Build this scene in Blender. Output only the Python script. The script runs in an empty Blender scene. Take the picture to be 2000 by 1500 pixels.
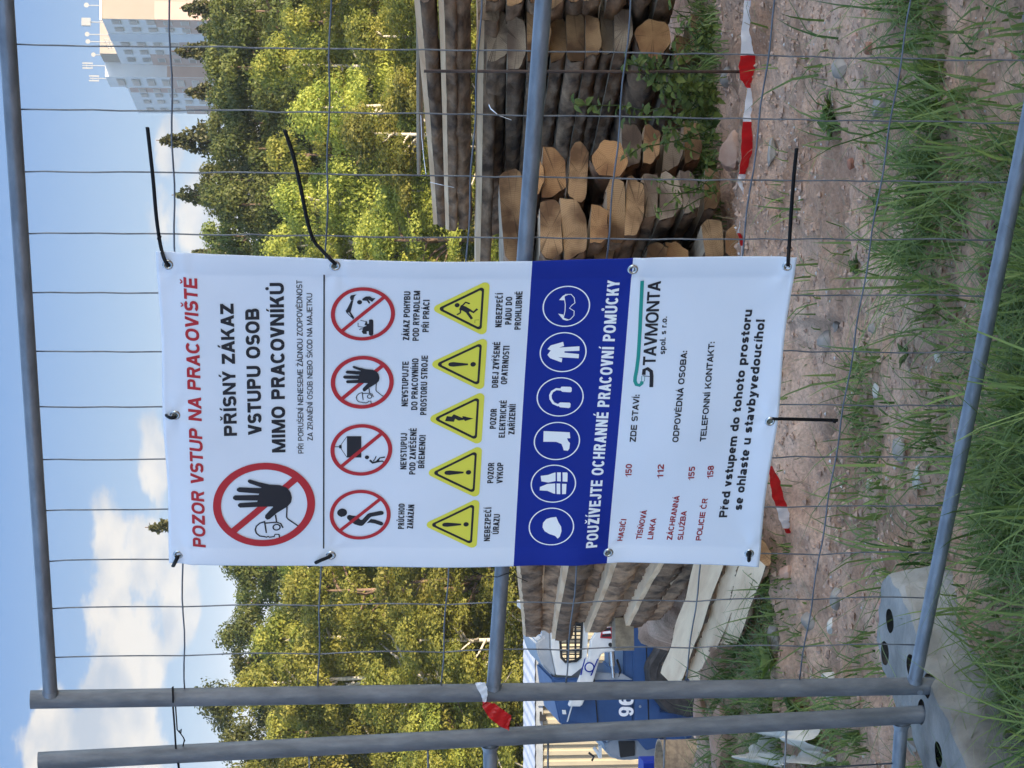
import bpy, bmesh, math, random
import numpy as np
from mathutils import Vector, Matrix

random.seed(7)
rng = np.random.default_rng(7)
scene = bpy.context.scene
COL = scene.collection

# ------------------------------------------------------------------ camera, world, sun, exposure
F = 4400.0                      # focal length in pixels of the 2000 px wide photograph (a phone's tele lens)
EYE = 1.73
PITCH = math.atan(492.0 / F)
cp, sp = math.cos(PITCH), math.sin(PITCH)
fwd = Vector((0, cp, -sp)); upc = Vector((0, sp, cp)); rgt = Vector((1, 0, 0))
cam_d = bpy.data.cameras.new('camera'); cam = bpy.data.objects.new('camera', cam_d); COL.objects.link(cam)
# the phone was held turned a quarter: picture-right is the world's down, picture-up is the world's right
R3 = Matrix((-upc, rgt, -fwd)).transposed()
cam.matrix_world = Matrix.Translation((0, 0, EYE)) @ R3.to_4x4()
cam_d.sensor_fit = 'HORIZONTAL'; cam_d.sensor_width = 36.0; cam_d.lens = 36.0 * F / 2000.0
cam_d.clip_start = 0.05; cam_d.clip_end = 9000
scene.camera = cam

SUN_EL = math.radians(15.0)
SUN_DIR = Vector((0.82 * math.cos(SUN_EL), -0.572 * math.cos(SUN_EL), math.sin(SUN_EL)))   # towards the sun
world = bpy.data.worlds.new('World'); scene.world = world; world.use_nodes = True
wn, wl = world.node_tree.nodes, world.node_tree.links
wn.clear()
def WN(t, **k):
    n = wn.new(t)
    for a, b in k.items(): setattr(n, a, b)
    return n
w_out = WN('ShaderNodeOutputWorld'); w_bg = WN('ShaderNodeBackground')
w_bg.inputs['Strength'].default_value = 0.15
sky = WN('ShaderNodeTexSky', sky_type='NISHITA'); sky.sun_disc = False
sky.sun_elevation = SUN_EL
sky.sun_rotation = math.atan2(SUN_DIR.x, SUN_DIR.y)
sky.altitude = 300; sky.air_density = 1.0; sky.dust_density = 0.8; sky.ozone_density = 2.0
wl.new(w_bg.outputs[0], w_out.inputs[0])

def px_dir(u, v):
    """direction of a pixel of the upright picture (1500 x 2000)"""
    return (fwd + rgt * ((u - 750.0) / F) - upc * ((v - 1000.0) / F))
def P(u, v, Y):
    d = px_dir(u, v); t = Y / d.y
    return Vector((d.x * t, Y, EYE + d.z * t))
def G(u, v, z=0.0):
    d = px_dir(u, v); t = (z - EYE) / d.z
    return Vector((d.x * t, d.y * t, z))

# clouds: soft noise bodies gathered in banks low over the wood, thin elsewhere
tc = WN('ShaderNodeTexCoord')
def wmath(op, a, b=None, c=None, clamp=False):
    n = WN('ShaderNodeMath', operation=op); n.use_clamp = clamp
    for i, x in enumerate((a, b, c)):
        if x is None: continue
        if isinstance(x, (int, float)): n.inputs[i].default_value = x
        else: wl.new(x, n.inputs[i])
    return n.outputs[0]
sepw = WN('ShaderNodeSeparateXYZ'); wl.new(tc.outputs['Generated'], sepw.inputs[0])
def bank(u, v, ru, rv):
    d = px_dir(u, v).normalized()
    dx = wmath('MULTIPLY', wmath('SUBTRACT', sepw.outputs[0], d.x), F / ru)
    dz = wmath('MULTIPLY', wmath('SUBTRACT', sepw.outputs[2], d.z), F / rv)
    dy = wmath('MULTIPLY', wmath('SUBTRACT', sepw.outputs[1], d.y), 6.0)
    s = wmath('ADD', wmath('ADD', wmath('MULTIPLY', dx, dx), wmath('MULTIPLY', dz, dz)), wmath('MULTIPLY', dy, dy))
    return wmath('SUBTRACT', 1.0, wmath('SQRT', s))
banks = [bank(*b) for b in ((60, 95, 120, 55), (190, 250, 260, 95), (420, 285, 150, 90), (320, 350, 170, 45), (20, 250, 160, 110), (560, 300, 130, 50),
                            (1090, 400, 110, 95), (1210, 335, 70, 30), (1000, 440, 90, 90), (800, 380, 200, 70), (-260, 200, 220, 110), (1900, 300, 260, 90), (2600, 150, 300, 90))]
acc = banks[0]
for b in banks[1:]: acc = wmath('MAXIMUM', acc, b)
acc = wmath('MAXIMUM', acc, -0.85)
def wnoise(scale, sx, sy, sz, det, rough, off=0.0):
    mp = WN('ShaderNodeMapping'); mp.inputs['Scale'].default_value = (sx, sy, sz); mp.inputs['Location'].default_value = (off, off * .7, off * .3)
    wl.new(tc.outputs['Generated'], mp.inputs[0])
    n = WN('ShaderNodeTexNoise'); n.inputs['Scale'].default_value = scale; n.inputs['Detail'].default_value = det; n.inputs['Roughness'].default_value = rough
    wl.new(mp.outputs[0], n.inputs[0]); return n.outputs[0]
n1 = wnoise(22, 1, 1, 2.2, 8, .58); n2 = wnoise(9, 1, 1, 2.4, 6, .55, 3.1); n3 = wnoise(34, 1, 1, 1.8, 6, .5, 5.2)
body = wmath('ADD', wmath('MULTIPLY', acc, 0.85), wmath('MULTIPLY', wmath('SUBTRACT', n1, 0.5), 2.3))
body = wmath('ADD', body, wmath('MULTIPLY', wmath('SUBTRACT', n2, 0.5), 1.0))
mr = WN('ShaderNodeMapRange', interpolation_type='SMOOTHSTEP'); wl.new(body, mr.inputs[0])
mr.inputs[1].default_value = 0.02; mr.inputs[2].default_value = 0.34; mr.inputs[3].default_value = 0; mr.inputs[4].default_value = 0.93
shade = WN('ShaderNodeValToRGB'); wl.new(wmath('ADD', wmath('MULTIPLY', n3, 1.0), wmath('MULTIPLY', n1, .0)), shade.inputs[0])
shade.color_ramp.elements[0].position = 0.38; shade.color_ramp.elements[0].color = (.80, .90, 1.04, 1)
shade.color_ramp.elements[1].position = 0.62; shade.color_ramp.elements[1].color = (1.40, 1.33, 1.23, 1)
CLOUD = shade
cmix = WN('ShaderNodeMixRGB'); wl.new(mr.outputs[0], cmix.inputs[0]); wl.new(shade.outputs[0], cmix.inputs[2])
skyg = WN('ShaderNodeMixRGB', blend_type='MULTIPLY'); skyg.inputs[0].default_value = 1.0
skyg.inputs[2].default_value = (1.10, 1.0, .91, 1); wl.new(sky.outputs[0], skyg.inputs[1])
# towards the horizon the air pales to the same light blue all the way round
hz_ = WN('ShaderNodeMapRange', interpolation_type='SMOOTHSTEP'); wl.new(sepw.outputs[2], hz_.inputs[0])
hz_.inputs[1].default_value = 0.55; hz_.inputs[2].default_value = 0.14; hz_.inputs[3].default_value = 0; hz_.inputs[4].default_value = 1.0
hr = WN('ShaderNodeValToRGB'); wl.new(sepw.outputs[2], hr.inputs[0])
hr.color_ramp.elements[0].position = 0.0; hr.color_ramp.elements[0].color = (.70, .98, 1.22, 1)
hr.color_ramp.elements[1].position = 0.12; hr.color_ramp.elements[1].color = (.28, .56, 1.10, 1)
hm = WN('ShaderNodeMixRGB'); sund = WN('ShaderNodeVectorMath', operation='DOT_PRODUCT'); wl.new(tc.outputs['Generated'], sund.inputs[0]); sund.inputs[1].default_value = tuple(SUN_DIR)
away = WN('ShaderNodeMapRange', interpolation_type='SMOOTHSTEP'); wl.new(sund.outputs['Value'], away.inputs[0]); away.inputs[1].default_value = .45; away.inputs[2].default_value = -.15
wl.new(wmath('MULTIPLY', hz_.outputs[0], away.outputs[0]), hm.inputs[0]); wl.new(skyg.outputs[0], hm.inputs[1]); wl.new(hr.outputs[0], hm.inputs[2])
wl.new(hm.outputs[0], cmix.inputs[1]); wl.new(cmix.outputs[0], w_bg.inputs[0])

sd = bpy.data.lights.new('sun', 'SUN'); so = bpy.data.objects.new('sun', sd); COL.objects.link(so)
sd.energy = 2.55; sd.angle = math.radians(0.5); sd.color = (1.0, 0.83, 0.60)
so.rotation_euler = SUN_DIR.to_track_quat('Z', 'Y').to_euler(); so.location = SUN_DIR * 50
vs = scene.view_settings
scene.display_settings.display_device = 'sRGB'
vs.view_transform = 'Standard'; vs.look = 'None'; vs.gamma = 1; vs.use_curve_mapping = False
vs.exposure = 2.14
scene.cycles.use_denoising = True
scene.cycles.transparent_max_bounces = 16

# ------------------------------------------------------------------ materials
def mat(name, c1, c2=None, scale=8.0, rough=.8, metal=0.0, bump=0.0, bscale=None, stretch=(1, 1, 1), detail=6, spec=.4, lo=.35, hi=.65, coord='Object', transl=0.0, sheen=0, rnd=0.0):
    m = bpy.data.materials.new(name); m.use_nodes = True
    N, L = m.node_tree.nodes, m.node_tree.links
    b = N['Principled BSDF']
    b.inputs['Roughness'].default_value = rough; b.inputs['Metallic'].default_value = metal
    b.inputs['Specular IOR Level'].default_value = spec
    c1 = tuple(c1) + (1,); c2 = tuple(c2) + (1,) if c2 else None
    t = N.new('ShaderNodeTexCoord'); mp = N.new('ShaderNodeMapping'); mp.inputs['Scale'].default_value = stretch
    L.new(t.outputs[coord], mp.inputs[0])
    out = None
    if c2:
        n = N.new('ShaderNodeTexNoise'); n.inputs['Scale'].default_value = scale; n.inputs['Detail'].default_value = detail; n.inputs['Roughness'].default_value = .6
        L.new(mp.outputs[0], n.inputs[0])
        r = N.new('ShaderNodeValToRGB'); r.color_ramp.elements[0].position = lo; r.color_ramp.elements[1].position = hi
        r.color_ramp.elements[0].color = c1; r.color_ramp.elements[1].color = c2
        L.new(n.outputs[0], r.inputs[0]); out = r.outputs[0]
    else:
        b.inputs['Base Color'].default_value = c1
    if rnd:
        oi = N.new('ShaderNodeObjectInfo'); hs = N.new('ShaderNodeHueSaturation')
        mrr = N.new('ShaderNodeMapRange'); mrr.inputs[3].default_value = 1 - rnd; mrr.inputs[4].default_value = 1 + rnd
        L.new(oi.outputs['Random'], mrr.inputs[0]); L.new(mrr.outputs[0], hs.inputs['Value'])
        if out: L.new(out, hs.inputs['Color'])
        else: hs.inputs['Color'].default_value = c1
        out = hs.outputs[0]
    if out: L.new(out, b.inputs['Base Color'])
    if bump:
        n2 = N.new('ShaderNodeTexNoise'); n2.inputs['Scale'].default_value = bscale or scale * 3; n2.inputs['Detail'].default_value = 5
        L.new(mp.outputs[0], n2.inputs[0])
        bp = N.new('ShaderNodeBump'); bp.inputs['Strength'].default_value = bump; bp.inputs['Distance'].default_value = .01
        L.new(n2.outputs[0], bp.inputs['Height']); L.new(bp.outputs[0], b.inputs['Normal'])
    if transl:
        tr = N.new('ShaderNodeBsdfTranslucent'); mx = N.new('ShaderNodeMixShader'); mx.inputs[0].default_value = transl
        if out: L.new(out, tr.inputs[0])
        else: tr.inputs[0].default_value = c1
        L.new(b.outputs[0], mx.inputs[1]); L.new(tr.outputs[0], mx.inputs[2])
        L.new(mx.outputs[0], N['Material Output'].inputs[0])
    m.diffuse_color = c1
    return m

M = {}
M['galv'] = mat('galvanised_steel', (.15, .17, .20), (.225, .25, .285), 34, rough=.42, metal=.55, bump=.2, bscale=90, stretch=(.35, .35, 1), lo=.38, hi=.64)
M['galv_post'] = mat('galvanised_post', (.095, .105, .122), (.155, .168, .192), 26, rough=.5, metal=.35, bump=.25, bscale=90, stretch=(1, 1, .35), lo=.38, hi=.64)
M['wire'] = mat('wire_steel', (.09, .10, .12), (.17, .185, .21), 20, rough=.4, metal=.5)
M['pvc'] = mat('white_pvc', (.68, .74, .85), (.645, .705, .81), 3, rough=.42, spec=.4, bump=.02, bscale=5)
M['pvc_blue'] = mat('blue_print', (.004, .020, .235), (.005, .024, .265), 3, rough=.5, spec=.22)
M['p_black'] = mat('black_print', (.012, .013, .02), rough=.5)
M['p_red'] = mat('red_print', (.42, .018, .028), rough=.5)
M['p_darkred'] = mat('dark_red_print', (.30, .01, .02), rough=.5)
M['p_white'] = mat('white_print', (.80, .82, .85), rough=.45)
M['p_yellow'] = mat('yellow_print', (.70, .66, .07), rough=.45)
M['p_green'] = mat('green_print', (.01, .27, .24), rough=.45)
M['p_grey'] = mat('grey_print', (.30, .31, .35), rough=.45)
M['tie'] = mat('black_nylon', (.008, .008, .009), rough=.6, spec=.15)
M['brass'] = mat('nickel_ring', (.55, .58, .60), (.42, .45, .46), 30, rough=.25, metal=.9)
M['concrete'] = mat('wet_concrete', (.085, .08, .072), (.30, .285, .26), 3.2, rough=.6, bump=.5, bscale=40, detail=10)
M['soil'] = None
M['bark'] = mat('spruce_bark', (.085, .048, .028), (.50, .30, .17), 13, rough=.95, bump=1.0, bscale=30, stretch=(1, .35, 1), detail=9, lo=.36, hi=.72, rnd=.35)
M['sawn'] = mat('sawn_wood', (.88, .62, .39), (.66, .41, .235), 5, rough=.75, bump=.15, bscale=60, stretch=(5, .35, 5), rnd=.15, lo=.4, hi=.75)
M['sawn_grey'] = mat('weathered_sawn_wood', (.46, .35, .23), (.26, .19, .13), 5, rough=.8, bump=.2, bscale=60, stretch=(5, .35, 5), rnd=.2)
M['rust'] = mat('rusty_steel', (.04, .025, .02), (.09, .055, .04), 30, rough=.8, metal=.2)
M['tape_red'] = mat('red_tape', (.55, .012, .015), rough=.35, transl=.3)
M['tape_white'] = mat('white_tape', (.80, .80, .84), rough=.35, transl=.3)

# end grain with growth rings and a few radial checks (object space: axis along Y)
def endgrain(name, c1, c2, c3, cx=0.0, cz=0.0):
    m = bpy.data.materials.new(name); m.use_nodes = True
    N, L = m.node_tree.nodes, m.node_tree.links; b = N['Principled BSDF']; b.inputs['Roughness'].default_value = .85; b.inputs['Specular IOR Level'].default_value = .2
    t = N.new('ShaderNodeTexCoord'); mp = N.new('ShaderNodeMapping'); mp.inputs['Location'].default_value = (cx, 0, cz); mp.inputs['Scale'].default_value = (1, .02, 1)
    L.new(t.outputs['Object'], mp.inputs[0])
    oi = N.new('ShaderNodeObjectInfo')
    w = N.new('ShaderNodeTexWave'); w.wave_type = 'RINGS'; w.rings_direction = 'Y'; w.inputs['Scale'].default_value = 46; w.inputs['Distortion'].default_value = 2.2; w.inputs['Detail'].default_value = 4; w.inputs['Detail Scale'].default_value = 2
    L.new(mp.outputs[0], w.inputs[0])
    n = N.new('ShaderNodeTexNoise'); n.noise_dimensions = '4D'; n.inputs['Scale'].default_value = 7; n.inputs['Detail'].default_value = 9; L.new(mp.outputs[0], n.inputs['Vector'])
    rw = N.new('ShaderNodeMath'); rw.operation = 'MULTIPLY'; rw.inputs[1].default_value = 90; L.new(oi.outputs['Random'], rw.inputs[0]); L.new(rw.outputs[0], n.inputs['W'])
    r = N.new('ShaderNodeValToRGB'); r.color_ramp.elements[0].color = c1 + (1,); r.color_ramp.elements[1].color = c2 + (1,)
    r.color_ramp.elements[0].position = .40; r.color_ramp.elements[1].position = .58
    L.new(n.outputs[0], r.inputs[0])
    mx = N.new('ShaderNodeMixRGB'); mx.inputs[2].default_value = c3 + (1,)
    mm = N.new('ShaderNodeMath'); mm.operation = 'MULTIPLY'; mm.inputs[1].default_value = .30; L.new(w.outputs['Fac'], mm.inputs[0])
    L.new(mm.outputs[0], mx.inputs[0]); L.new(r.outputs[0], mx.inputs[1])
    # drying checks: thin dark wedges running out from the heart
    sx = N.new('ShaderNodeSeparateXYZ'); L.new(mp.outputs[0], sx.inputs[0])
    at = N.new('ShaderNodeMath'); at.operation = 'ARCTAN2'; L.new(sx.outputs[2], at.inputs[0]); L.new(sx.outputs[0], at.inputs[1])
    an = N.new('ShaderNodeTexNoise'); an.noise_dimensions = '2D'; an.inputs['Scale'].default_value = 1; an.inputs['Detail'].default_value = 3
    cv = N.new('ShaderNodeCombineXYZ'); a5 = N.new('ShaderNodeMath'); a5.operation = 'MULTIPLY'; a5.inputs[1].default_value = 1.7; L.new(at.outputs[0], a5.inputs[0]); L.new(a5.outputs[0], cv.inputs[0]); L.new(rw.outputs[0], cv.inputs[1])
    L.new(cv.outputs[0], an.inputs['Vector'])
    ab = N.new('ShaderNodeMath'); ab.operation = 'SUBTRACT'; ab.inputs[1].default_value = .5; L.new(an.outputs[0], ab.inputs[0]); ac = N.new('ShaderNodeMath'); ac.operation = 'ABSOLUTE'; L.new(ab.outputs[0], ac.inputs[0])
    ck = N.new('ShaderNodeMapRange'); ck.inputs[1].default_value = .002; ck.inputs[2].default_value = .012; ck.inputs[3].default_value = .7; ck.inputs[4].default_value = 0; L.new(ac.outputs[0], ck.inputs[0])
    mk = N.new('ShaderNodeMixRGB'); mk.inputs[2].default_value = (.03, .018, .01, 1); L.new(ck.outputs[0], mk.inputs[0]); L.new(mx.outputs[0], mk.inputs[1])
    hs = N.new('ShaderNodeHueSaturation'); mr_ = N.new('ShaderNodeMapRange'); mr_.inputs[3].default_value = .62; mr_.inputs[4].default_value = 1.15
    L.new(oi.outputs['Random'], mr_.inputs[0]); L.new(mr_.outputs[0], hs.inputs['Value']); L.new(mk.outputs[0], hs.inputs['Color'])
    L.new(hs.outputs[0], b.inputs['Base Color'])
    bp = N.new('ShaderNodeBump'); bp.inputs['Strength'].default_value = .5; bp.inputs['Distance'].default_value = .006; L.new(n.outputs[0], bp.inputs['Height']); L.new(bp.outputs[0], b.inputs['Normal'])
    return m
M['end_tan'] = endgrain('end_grain_tan', (.12, .062, .030), (.42, .25, .125), (.13, .06, .025))
M['end_grey'] = endgrain('end_grain_grey', (.14, .095, .07), (.40, .30, .21), (.12, .08, .055))
M['end_orange'] = endgrain('end_grain_orange', (.22, .105, .045), (.48, .255, .11), (.15, .06, .025))

# ------------------------------------------------------------------ object helpers
def link(name, me, parent=None, mats=None):
    o = bpy.data.objects.new(name, me); COL.objects.link(o)
    if parent is not None: o.parent = parent
    if mats and me is not None:
        for m in (mats if isinstance(mats, (list, tuple)) else [mats]): me.materials.append(m)
    return o
def mesh(name, vs_, fs_, mats=None, parent=None, smooth=False, mi=None):
    me = bpy.data.meshes.new(name); me.from_pydata([tuple(v) for v in vs_], [], [tuple(f) for f in fs_])
    o = link(name, me, parent, mats)
    if smooth: me.polygons.foreach_set('use_smooth', [True] * len(me.polygons))
    if mi is not None: me.polygons.foreach_set('material_index', mi)
    me.update(); return o
def tag(o, label, cat=None, group=None, kind=None):
    o['label'] = label
    if cat: o['category'] = cat
    if group: o['group'] = group
    if kind: o['kind'] = kind
    return o
def empty(name, loc=(0, 0, 0)):
    o = bpy.data.objects.new(name, None); o.location = loc; o.empty_display_size = .1; COL.objects.link(o); return o
def local(parent, pts):
    """world points to the frame of an unrotated empty"""
    return [Vector(p) - parent.location for p in pts]
class MB:
    def __init__(s): s.v = []; s.f = []; s.m = []
    def add(s, v, f, m=0):
        k = len(s.v); s.v += [tuple(x) for x in v]; s.f += [tuple(i + k for i in q) for q in f]; s.m += [m] * len(f)
    def box(s, c, sz, rot=None, m=0, taper=1.0, bev=0.0):
        x, y, z = sz[0] / 2, sz[1] / 2, sz[2] / 2
        if bev:
            b = min(bev, x * .9, y * .9)
            ring = [(x - b, -y), (x, -y + b), (x, y - b), (x - b, y), (-x + b, y), (-x, y - b), (-x, -y + b), (-x + b, -y)]
        else: ring = [(x, -y), (x, y), (-x, y), (-x, -y)]
        n = len(ring)
        v = [Vector((a, b_, -z)) for a, b_ in ring] + [Vector((a * taper, b_ * taper, z)) for a, b_ in ring]
        f = [tuple(range(n - 1, -1, -1)), tuple(range(n, 2 * n))] + [(i, (i + 1) % n, (i + 1) % n + n, i + n) for i in range(n)]
        if rot is not None: v = [rot @ q for q in v]
        s.add([q + Vector(c) for q in v], f, m)
    def tube(s, pts, r, n=8, m=0, caps=True, flat=1.0, updir=None):
        pts = [Vector(p) for p in pts]; rs = r if isinstance(r, (list, tuple)) else [r] * len(pts)
        V = []; Fc = []; prev = None
        for i, p in enumerate(pts):
            t = (pts[min(i + 1, len(pts) - 1)] - pts[max(i - 1, 0)]).normalized()
            if prev is None:
                a = updir or (Vector((0, 0, 1)) if abs(t.z) < .9 else Vector((1, 0, 0)))
            else: a = prev
            x = (a - t * a.dot(t)).normalized(); prev = x; y = t.cross(x)
            for k in range(n):
                an = 2 * math.pi * k / n
                V.append(p + (x * math.cos(an) * flat + y * math.sin(an)) * rs[i])
        for i in range(len(pts) - 1):
            for k in range(n):
                k2 = (k + 1) % n
                Fc.append((i * n + k, i * n + k2, (i + 1) * n + k2, (i + 1) * n + k))
        if caps:
            Fc.append(tuple(range(n - 1, -1, -1))); Fc.append(tuple((len(pts) - 1) * n + k for k in range(n)))
        s.add(V, Fc, m)
    def build(s, name, mats, parent=None, smooth=False):
        if parent is not None and parent.type == 'EMPTY' and parent.rotation_euler[:] == (0, 0, 0):
            off = parent.location; v = [Vector(q) - off for q in s.v]
        else: v = s.v
        return mesh(name, v, s.f, mats, parent, smooth, s.m)
def auto_smooth(o, ang=40):
    me = o.data; me.polygons.foreach_set('use_smooth', [True] * len(me.polygons))
    bm = bmesh.new(); bm.from_mesh(me); c = math.radians(ang)
    for e in bm.edges:
        if len(e.link_faces) == 2 and e.calc_face_angle(0) > c: e.smooth = False
    bm.to_mesh(me); bm.free(); return o

# value noise in numpy
_perm = rng.random((256, 256))
def vnoise(x, y):
    xi = np.floor(x).astype(int); yi = np.floor(y).astype(int); fx = x - xi; fy = y - yi
    fx = fx * fx * (3 - 2 * fx); fy = fy * fy * (3 - 2 * fy)
    a = _perm[xi % 256, yi % 256]; b = _perm[(xi + 1) % 256, yi % 256]; c = _perm[xi % 256, (yi + 1) % 256]; d = _perm[(xi + 1) % 256, (yi + 1) % 256]
    return (a + (b - a) * fx) * (1 - fy) + (c + (d - c) * fx) * fy - .5
def fbm(x, y, o=4, g=.5):
    s = 0; a = 1.0; x = np.asarray(x, float); y = np.asarray(y, float)
    for i in range(o): s = s + a * vnoise(x * 2 ** i + 17 * i, y * 2 ** i + 31 * i); a *= g
    return s

# ------------------------------------------------------------------ the ground
def gz(x, y):
    x = np.asarray(x, float); y = np.asarray(y, float)
    z = 0.035 * fbm(x * .9, y * .9, 3) * 2 + .03 * fbm(x * 4, y * 4, 3) + .022 * fbm(x * 13, y * 15, 4, .6) + .03 * np.abs(fbm(x * 3.1, y * 5.3, 3)) - .030 * np.clip(.09 - np.abs(fbm(x * 2.2 + 7, y * 7, 3)), 0, .09) / .09
    # a low bank of dug soil in front of the timber
    z = z + .06 * np.exp(-((y - 7.5 - .25 * np.sin(x * 1.7)) / .28) ** 2) - .05 * np.exp(-((y - 6.95) / .2) ** 2) * (x < .2)
    z = z - .11 * np.clip(1 - np.abs((x + .75) / .55), 0, 1) * np.clip(1 - np.abs((y - 8.3) / 1.0), 0, 1) * 1.6
    z = z - .10 * np.clip(y - 8.2, 0, 4.8)
    z = z - .32 * np.clip(y - 13, 0, 9)      # down to the yard
    # the shoulder left of the timber falls away sooner
    sh = np.clip((-x - (.60 + .16 * np.clip(y - 7.4, 0, 6))) / .3, 0, 1); sh = sh * sh * (3 - 2 * sh)
    early = -.42 * np.clip(y - 8.75, 0, 6.8) - .05 * np.clip(y - 15.5, 0, 6.5); late = -.10 * np.clip(y - 8.2, 0, 4.8) - .32 * np.clip(y - 13, 0, 9)
    z = z + sh * (np.where(y > 8.2, early - late, 0)) * np.clip((22 - y) / 4, 0, 1)
    z = z - .12 * np.clip(y - 24, 0, 14) - .26 * np.clip(y - 38, 0, 14) - .05 * np.clip(y - 52, 0, 200)
    z = z - .10 * np.clip(-y - 2, 0, 10) * 0
    return z
def gz1(x, y): return float(gz(np.array([x]), np.array([y]))[0])

def soil_mat():
    m = bpy.data.materials.new('trodden_soil'); m.use_nodes = True
    N, L = m.node_tree.nodes, m.node_tree.links; b = N['Principled BSDF']; b.inputs['Roughness'].default_value = .95; b.inputs['Specular IOR Level'].default_value = .15
    t = N.new('ShaderNodeTexCoord')
    def noise(sc, det=8, ro=.6):
        n = N.new('ShaderNodeTexNoise'); n.inputs['Scale'].default_value = sc; n.inputs['Detail'].default_value = det; n.inputs['Roughness'].default_value = ro
        L.new(t.outputs['Object'], n.inputs[0]); return n.outputs[0]
    def ramp(f, p, q, c, d):
        r = N.new('ShaderNodeValToRGB'); r.color_ramp.elements[0].position = p; r.color_ramp.elements[1].position = q
        r.color_ramp.elements[0].color = c + (1,); r.color_ramp.elements[1].color = d + (1,); L.new(f, r.inputs[0]); return r.outputs[0]
    base = ramp(noise(2.2), .35, .68, (.60, .365, .245), (.88, .60, .435))
    fine = ramp(noise(75, 6, .7), .3, .6, (.50, .47, .45), (1.0, 1.0, 1.0))
    mx = N.new('ShaderNodeMixRGB'); mx.blend_type = 'MULTIPLY'; mx.inputs[0].default_value = .75; L.new(base, mx.inputs[1]); L.new(fine, mx.inputs[2])
    pat = ramp(noise(1.3, 5, .65), .40, .56, (.56, .51, .46), (1.0, 1.0, 1.0)); md = N.new('ShaderNodeMixRGB'); md.blend_type = 'MULTIPLY'; md.inputs[0].default_value = .8; L.new(mx.outputs[0], md.inputs[1]); L.new(pat, md.inputs[2]); mx = md
    vo = N.new('ShaderNodeTexVoronoi'); vo.inputs['Scale'].default_value = 70; vo.inputs['Randomness'].default_value = 1; L.new(t.outputs['Object'], vo.inputs[0])
    peb = N.new('ShaderNodeMath'); peb.operation = 'LESS_THAN'; peb.inputs[1].default_value = .17; L.new(vo.outputs['Distance'], peb.inputs[0])
    pm = N.new('ShaderNodeMath'); pm.operation = 'MULTIPLY'; pm.inputs[1].default_value = .45; L.new(peb.outputs[0], pm.inputs[0])
    mx2 = N.new('ShaderNodeMixRGB'); L.new(pm.outputs[0], mx2.inputs[0]); L.new(mx.outputs[0], mx2.inputs[1]); mx2.inputs[2].default_value = (.42, .36, .31, 1)
    # beyond the fence line far away: rough meadow
    sp_ = N.new('ShaderNodeSeparateXYZ'); L.new(t.outputs['Object'], sp_.inputs[0])
    mr_ = N.new('ShaderNodeMapRange'); mr_.inputs[1].default_value = 34; mr_.inputs[2].default_value = 44; L.new(sp_.outputs[1], mr_.inputs[0])
    gr = ramp(noise(.6), .4, .6, (.04, .06, .018), (.08, .10, .03))
    mx3 = N.new('ShaderNodeMixRGB'); L.new(mr_.outputs[0], mx3.inputs[0]); L.new(mx2.outputs[0], mx3.inputs[1]); L.new(gr, mx3.inputs[2])
    L.new(mx3.outputs[0], b.inputs['Base Color'])
    bp = N.new('ShaderNodeBump'); bp.inputs['Strength'].default_value = .8; bp.inputs['Distance'].default_value = .028
    ad = N.new('ShaderNodeMath'); ad.operation = 'ADD'; L.new(noise(60, 8, .75), ad.inputs[0]); L.new(noise(18, 4), ad.inputs[1])
    L.new(ad.outputs[0], bp.inputs['Height']); L.new(bp.outputs[0], b.inputs['Normal'])
    return m
M['soil'] = soil_mat()
def ground():
    # graded grid: fine in front of the lens, coarse out to the horizon
    def axis(a): return np.concatenate(a)
    xs = axis([-np.geomspace(3000, 8, 16), np.linspace(-6, -2.2, 20), np.linspace(-2.1, 2.6, 235), np.linspace(2.8, 7, 20), np.geomspace(8, 3000, 16)])
    ys = axis([-np.geomspace(3000, 3, 14), np.linspace(-2, 3.8, 24), np.linspace(3.9, 9.5, 280), np.linspace(9.7, 26, 60), np.linspace(27, 80, 30), np.geomspace(90, 6000, 18)])
    X, Y = np.meshgrid(xs, ys, indexing='ij'); Z = gz(X, Y)
    rr = np.clip(1 - np.hypot(X, Y - 6) / 60, 0, 1); Z = np.where(Y < 3.9, Z * 1.0, Z)
    nx, ny = X.shape; idx = np.arange(nx * ny).reshape(nx, ny)
    V = np.stack([X, Y, Z], -1).reshape(-1, 3)
    Fq = np.stack([idx[:-1, :-1], idx[1:, :-1], idx[1:, 1:], idx[:-1, 1:]], -1).reshape(-1, 4)
    o = mesh('ground', V.tolist(), Fq.tolist(), M['soil'], smooth=True)
    tag(o, 'reddish brown trodden soil sloping down past the timber to a wooded valley', kind='structure')
ground()

# ------------------------------------------------------------------ fence plane
TH = math.atan(F / (6880.0 * cp))
FD = Vector((math.cos(TH), -math.sin(TH), 0)); FN = Vector((-math.sin(TH), -math.cos(TH), 0))
F0 = Vector((0, 4.71, 0))
def fplane(u, v, off=0.0):
    d = px_dir(u, v); o = F0 + FN * off
    t = (o - Vector((0, 0, EYE))).dot(FN) / d.dot(FN)
    return Vector((0, 0, EYE)) + d * t
def SZ(u, v, off=0.0):
    p = fplane(u, v, off); return ((p - F0).dot(FD), p.z)
def FP(s, z, off=0.0): return F0 + FD * s + FN * off + Vector((0, 0, z))
def IM(x, y, off=0.0):
    """photo pixel (2000 x 1500, as delivered) -> metres along the fence, height"""
    return SZ(1500 - y, x, off)

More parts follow.
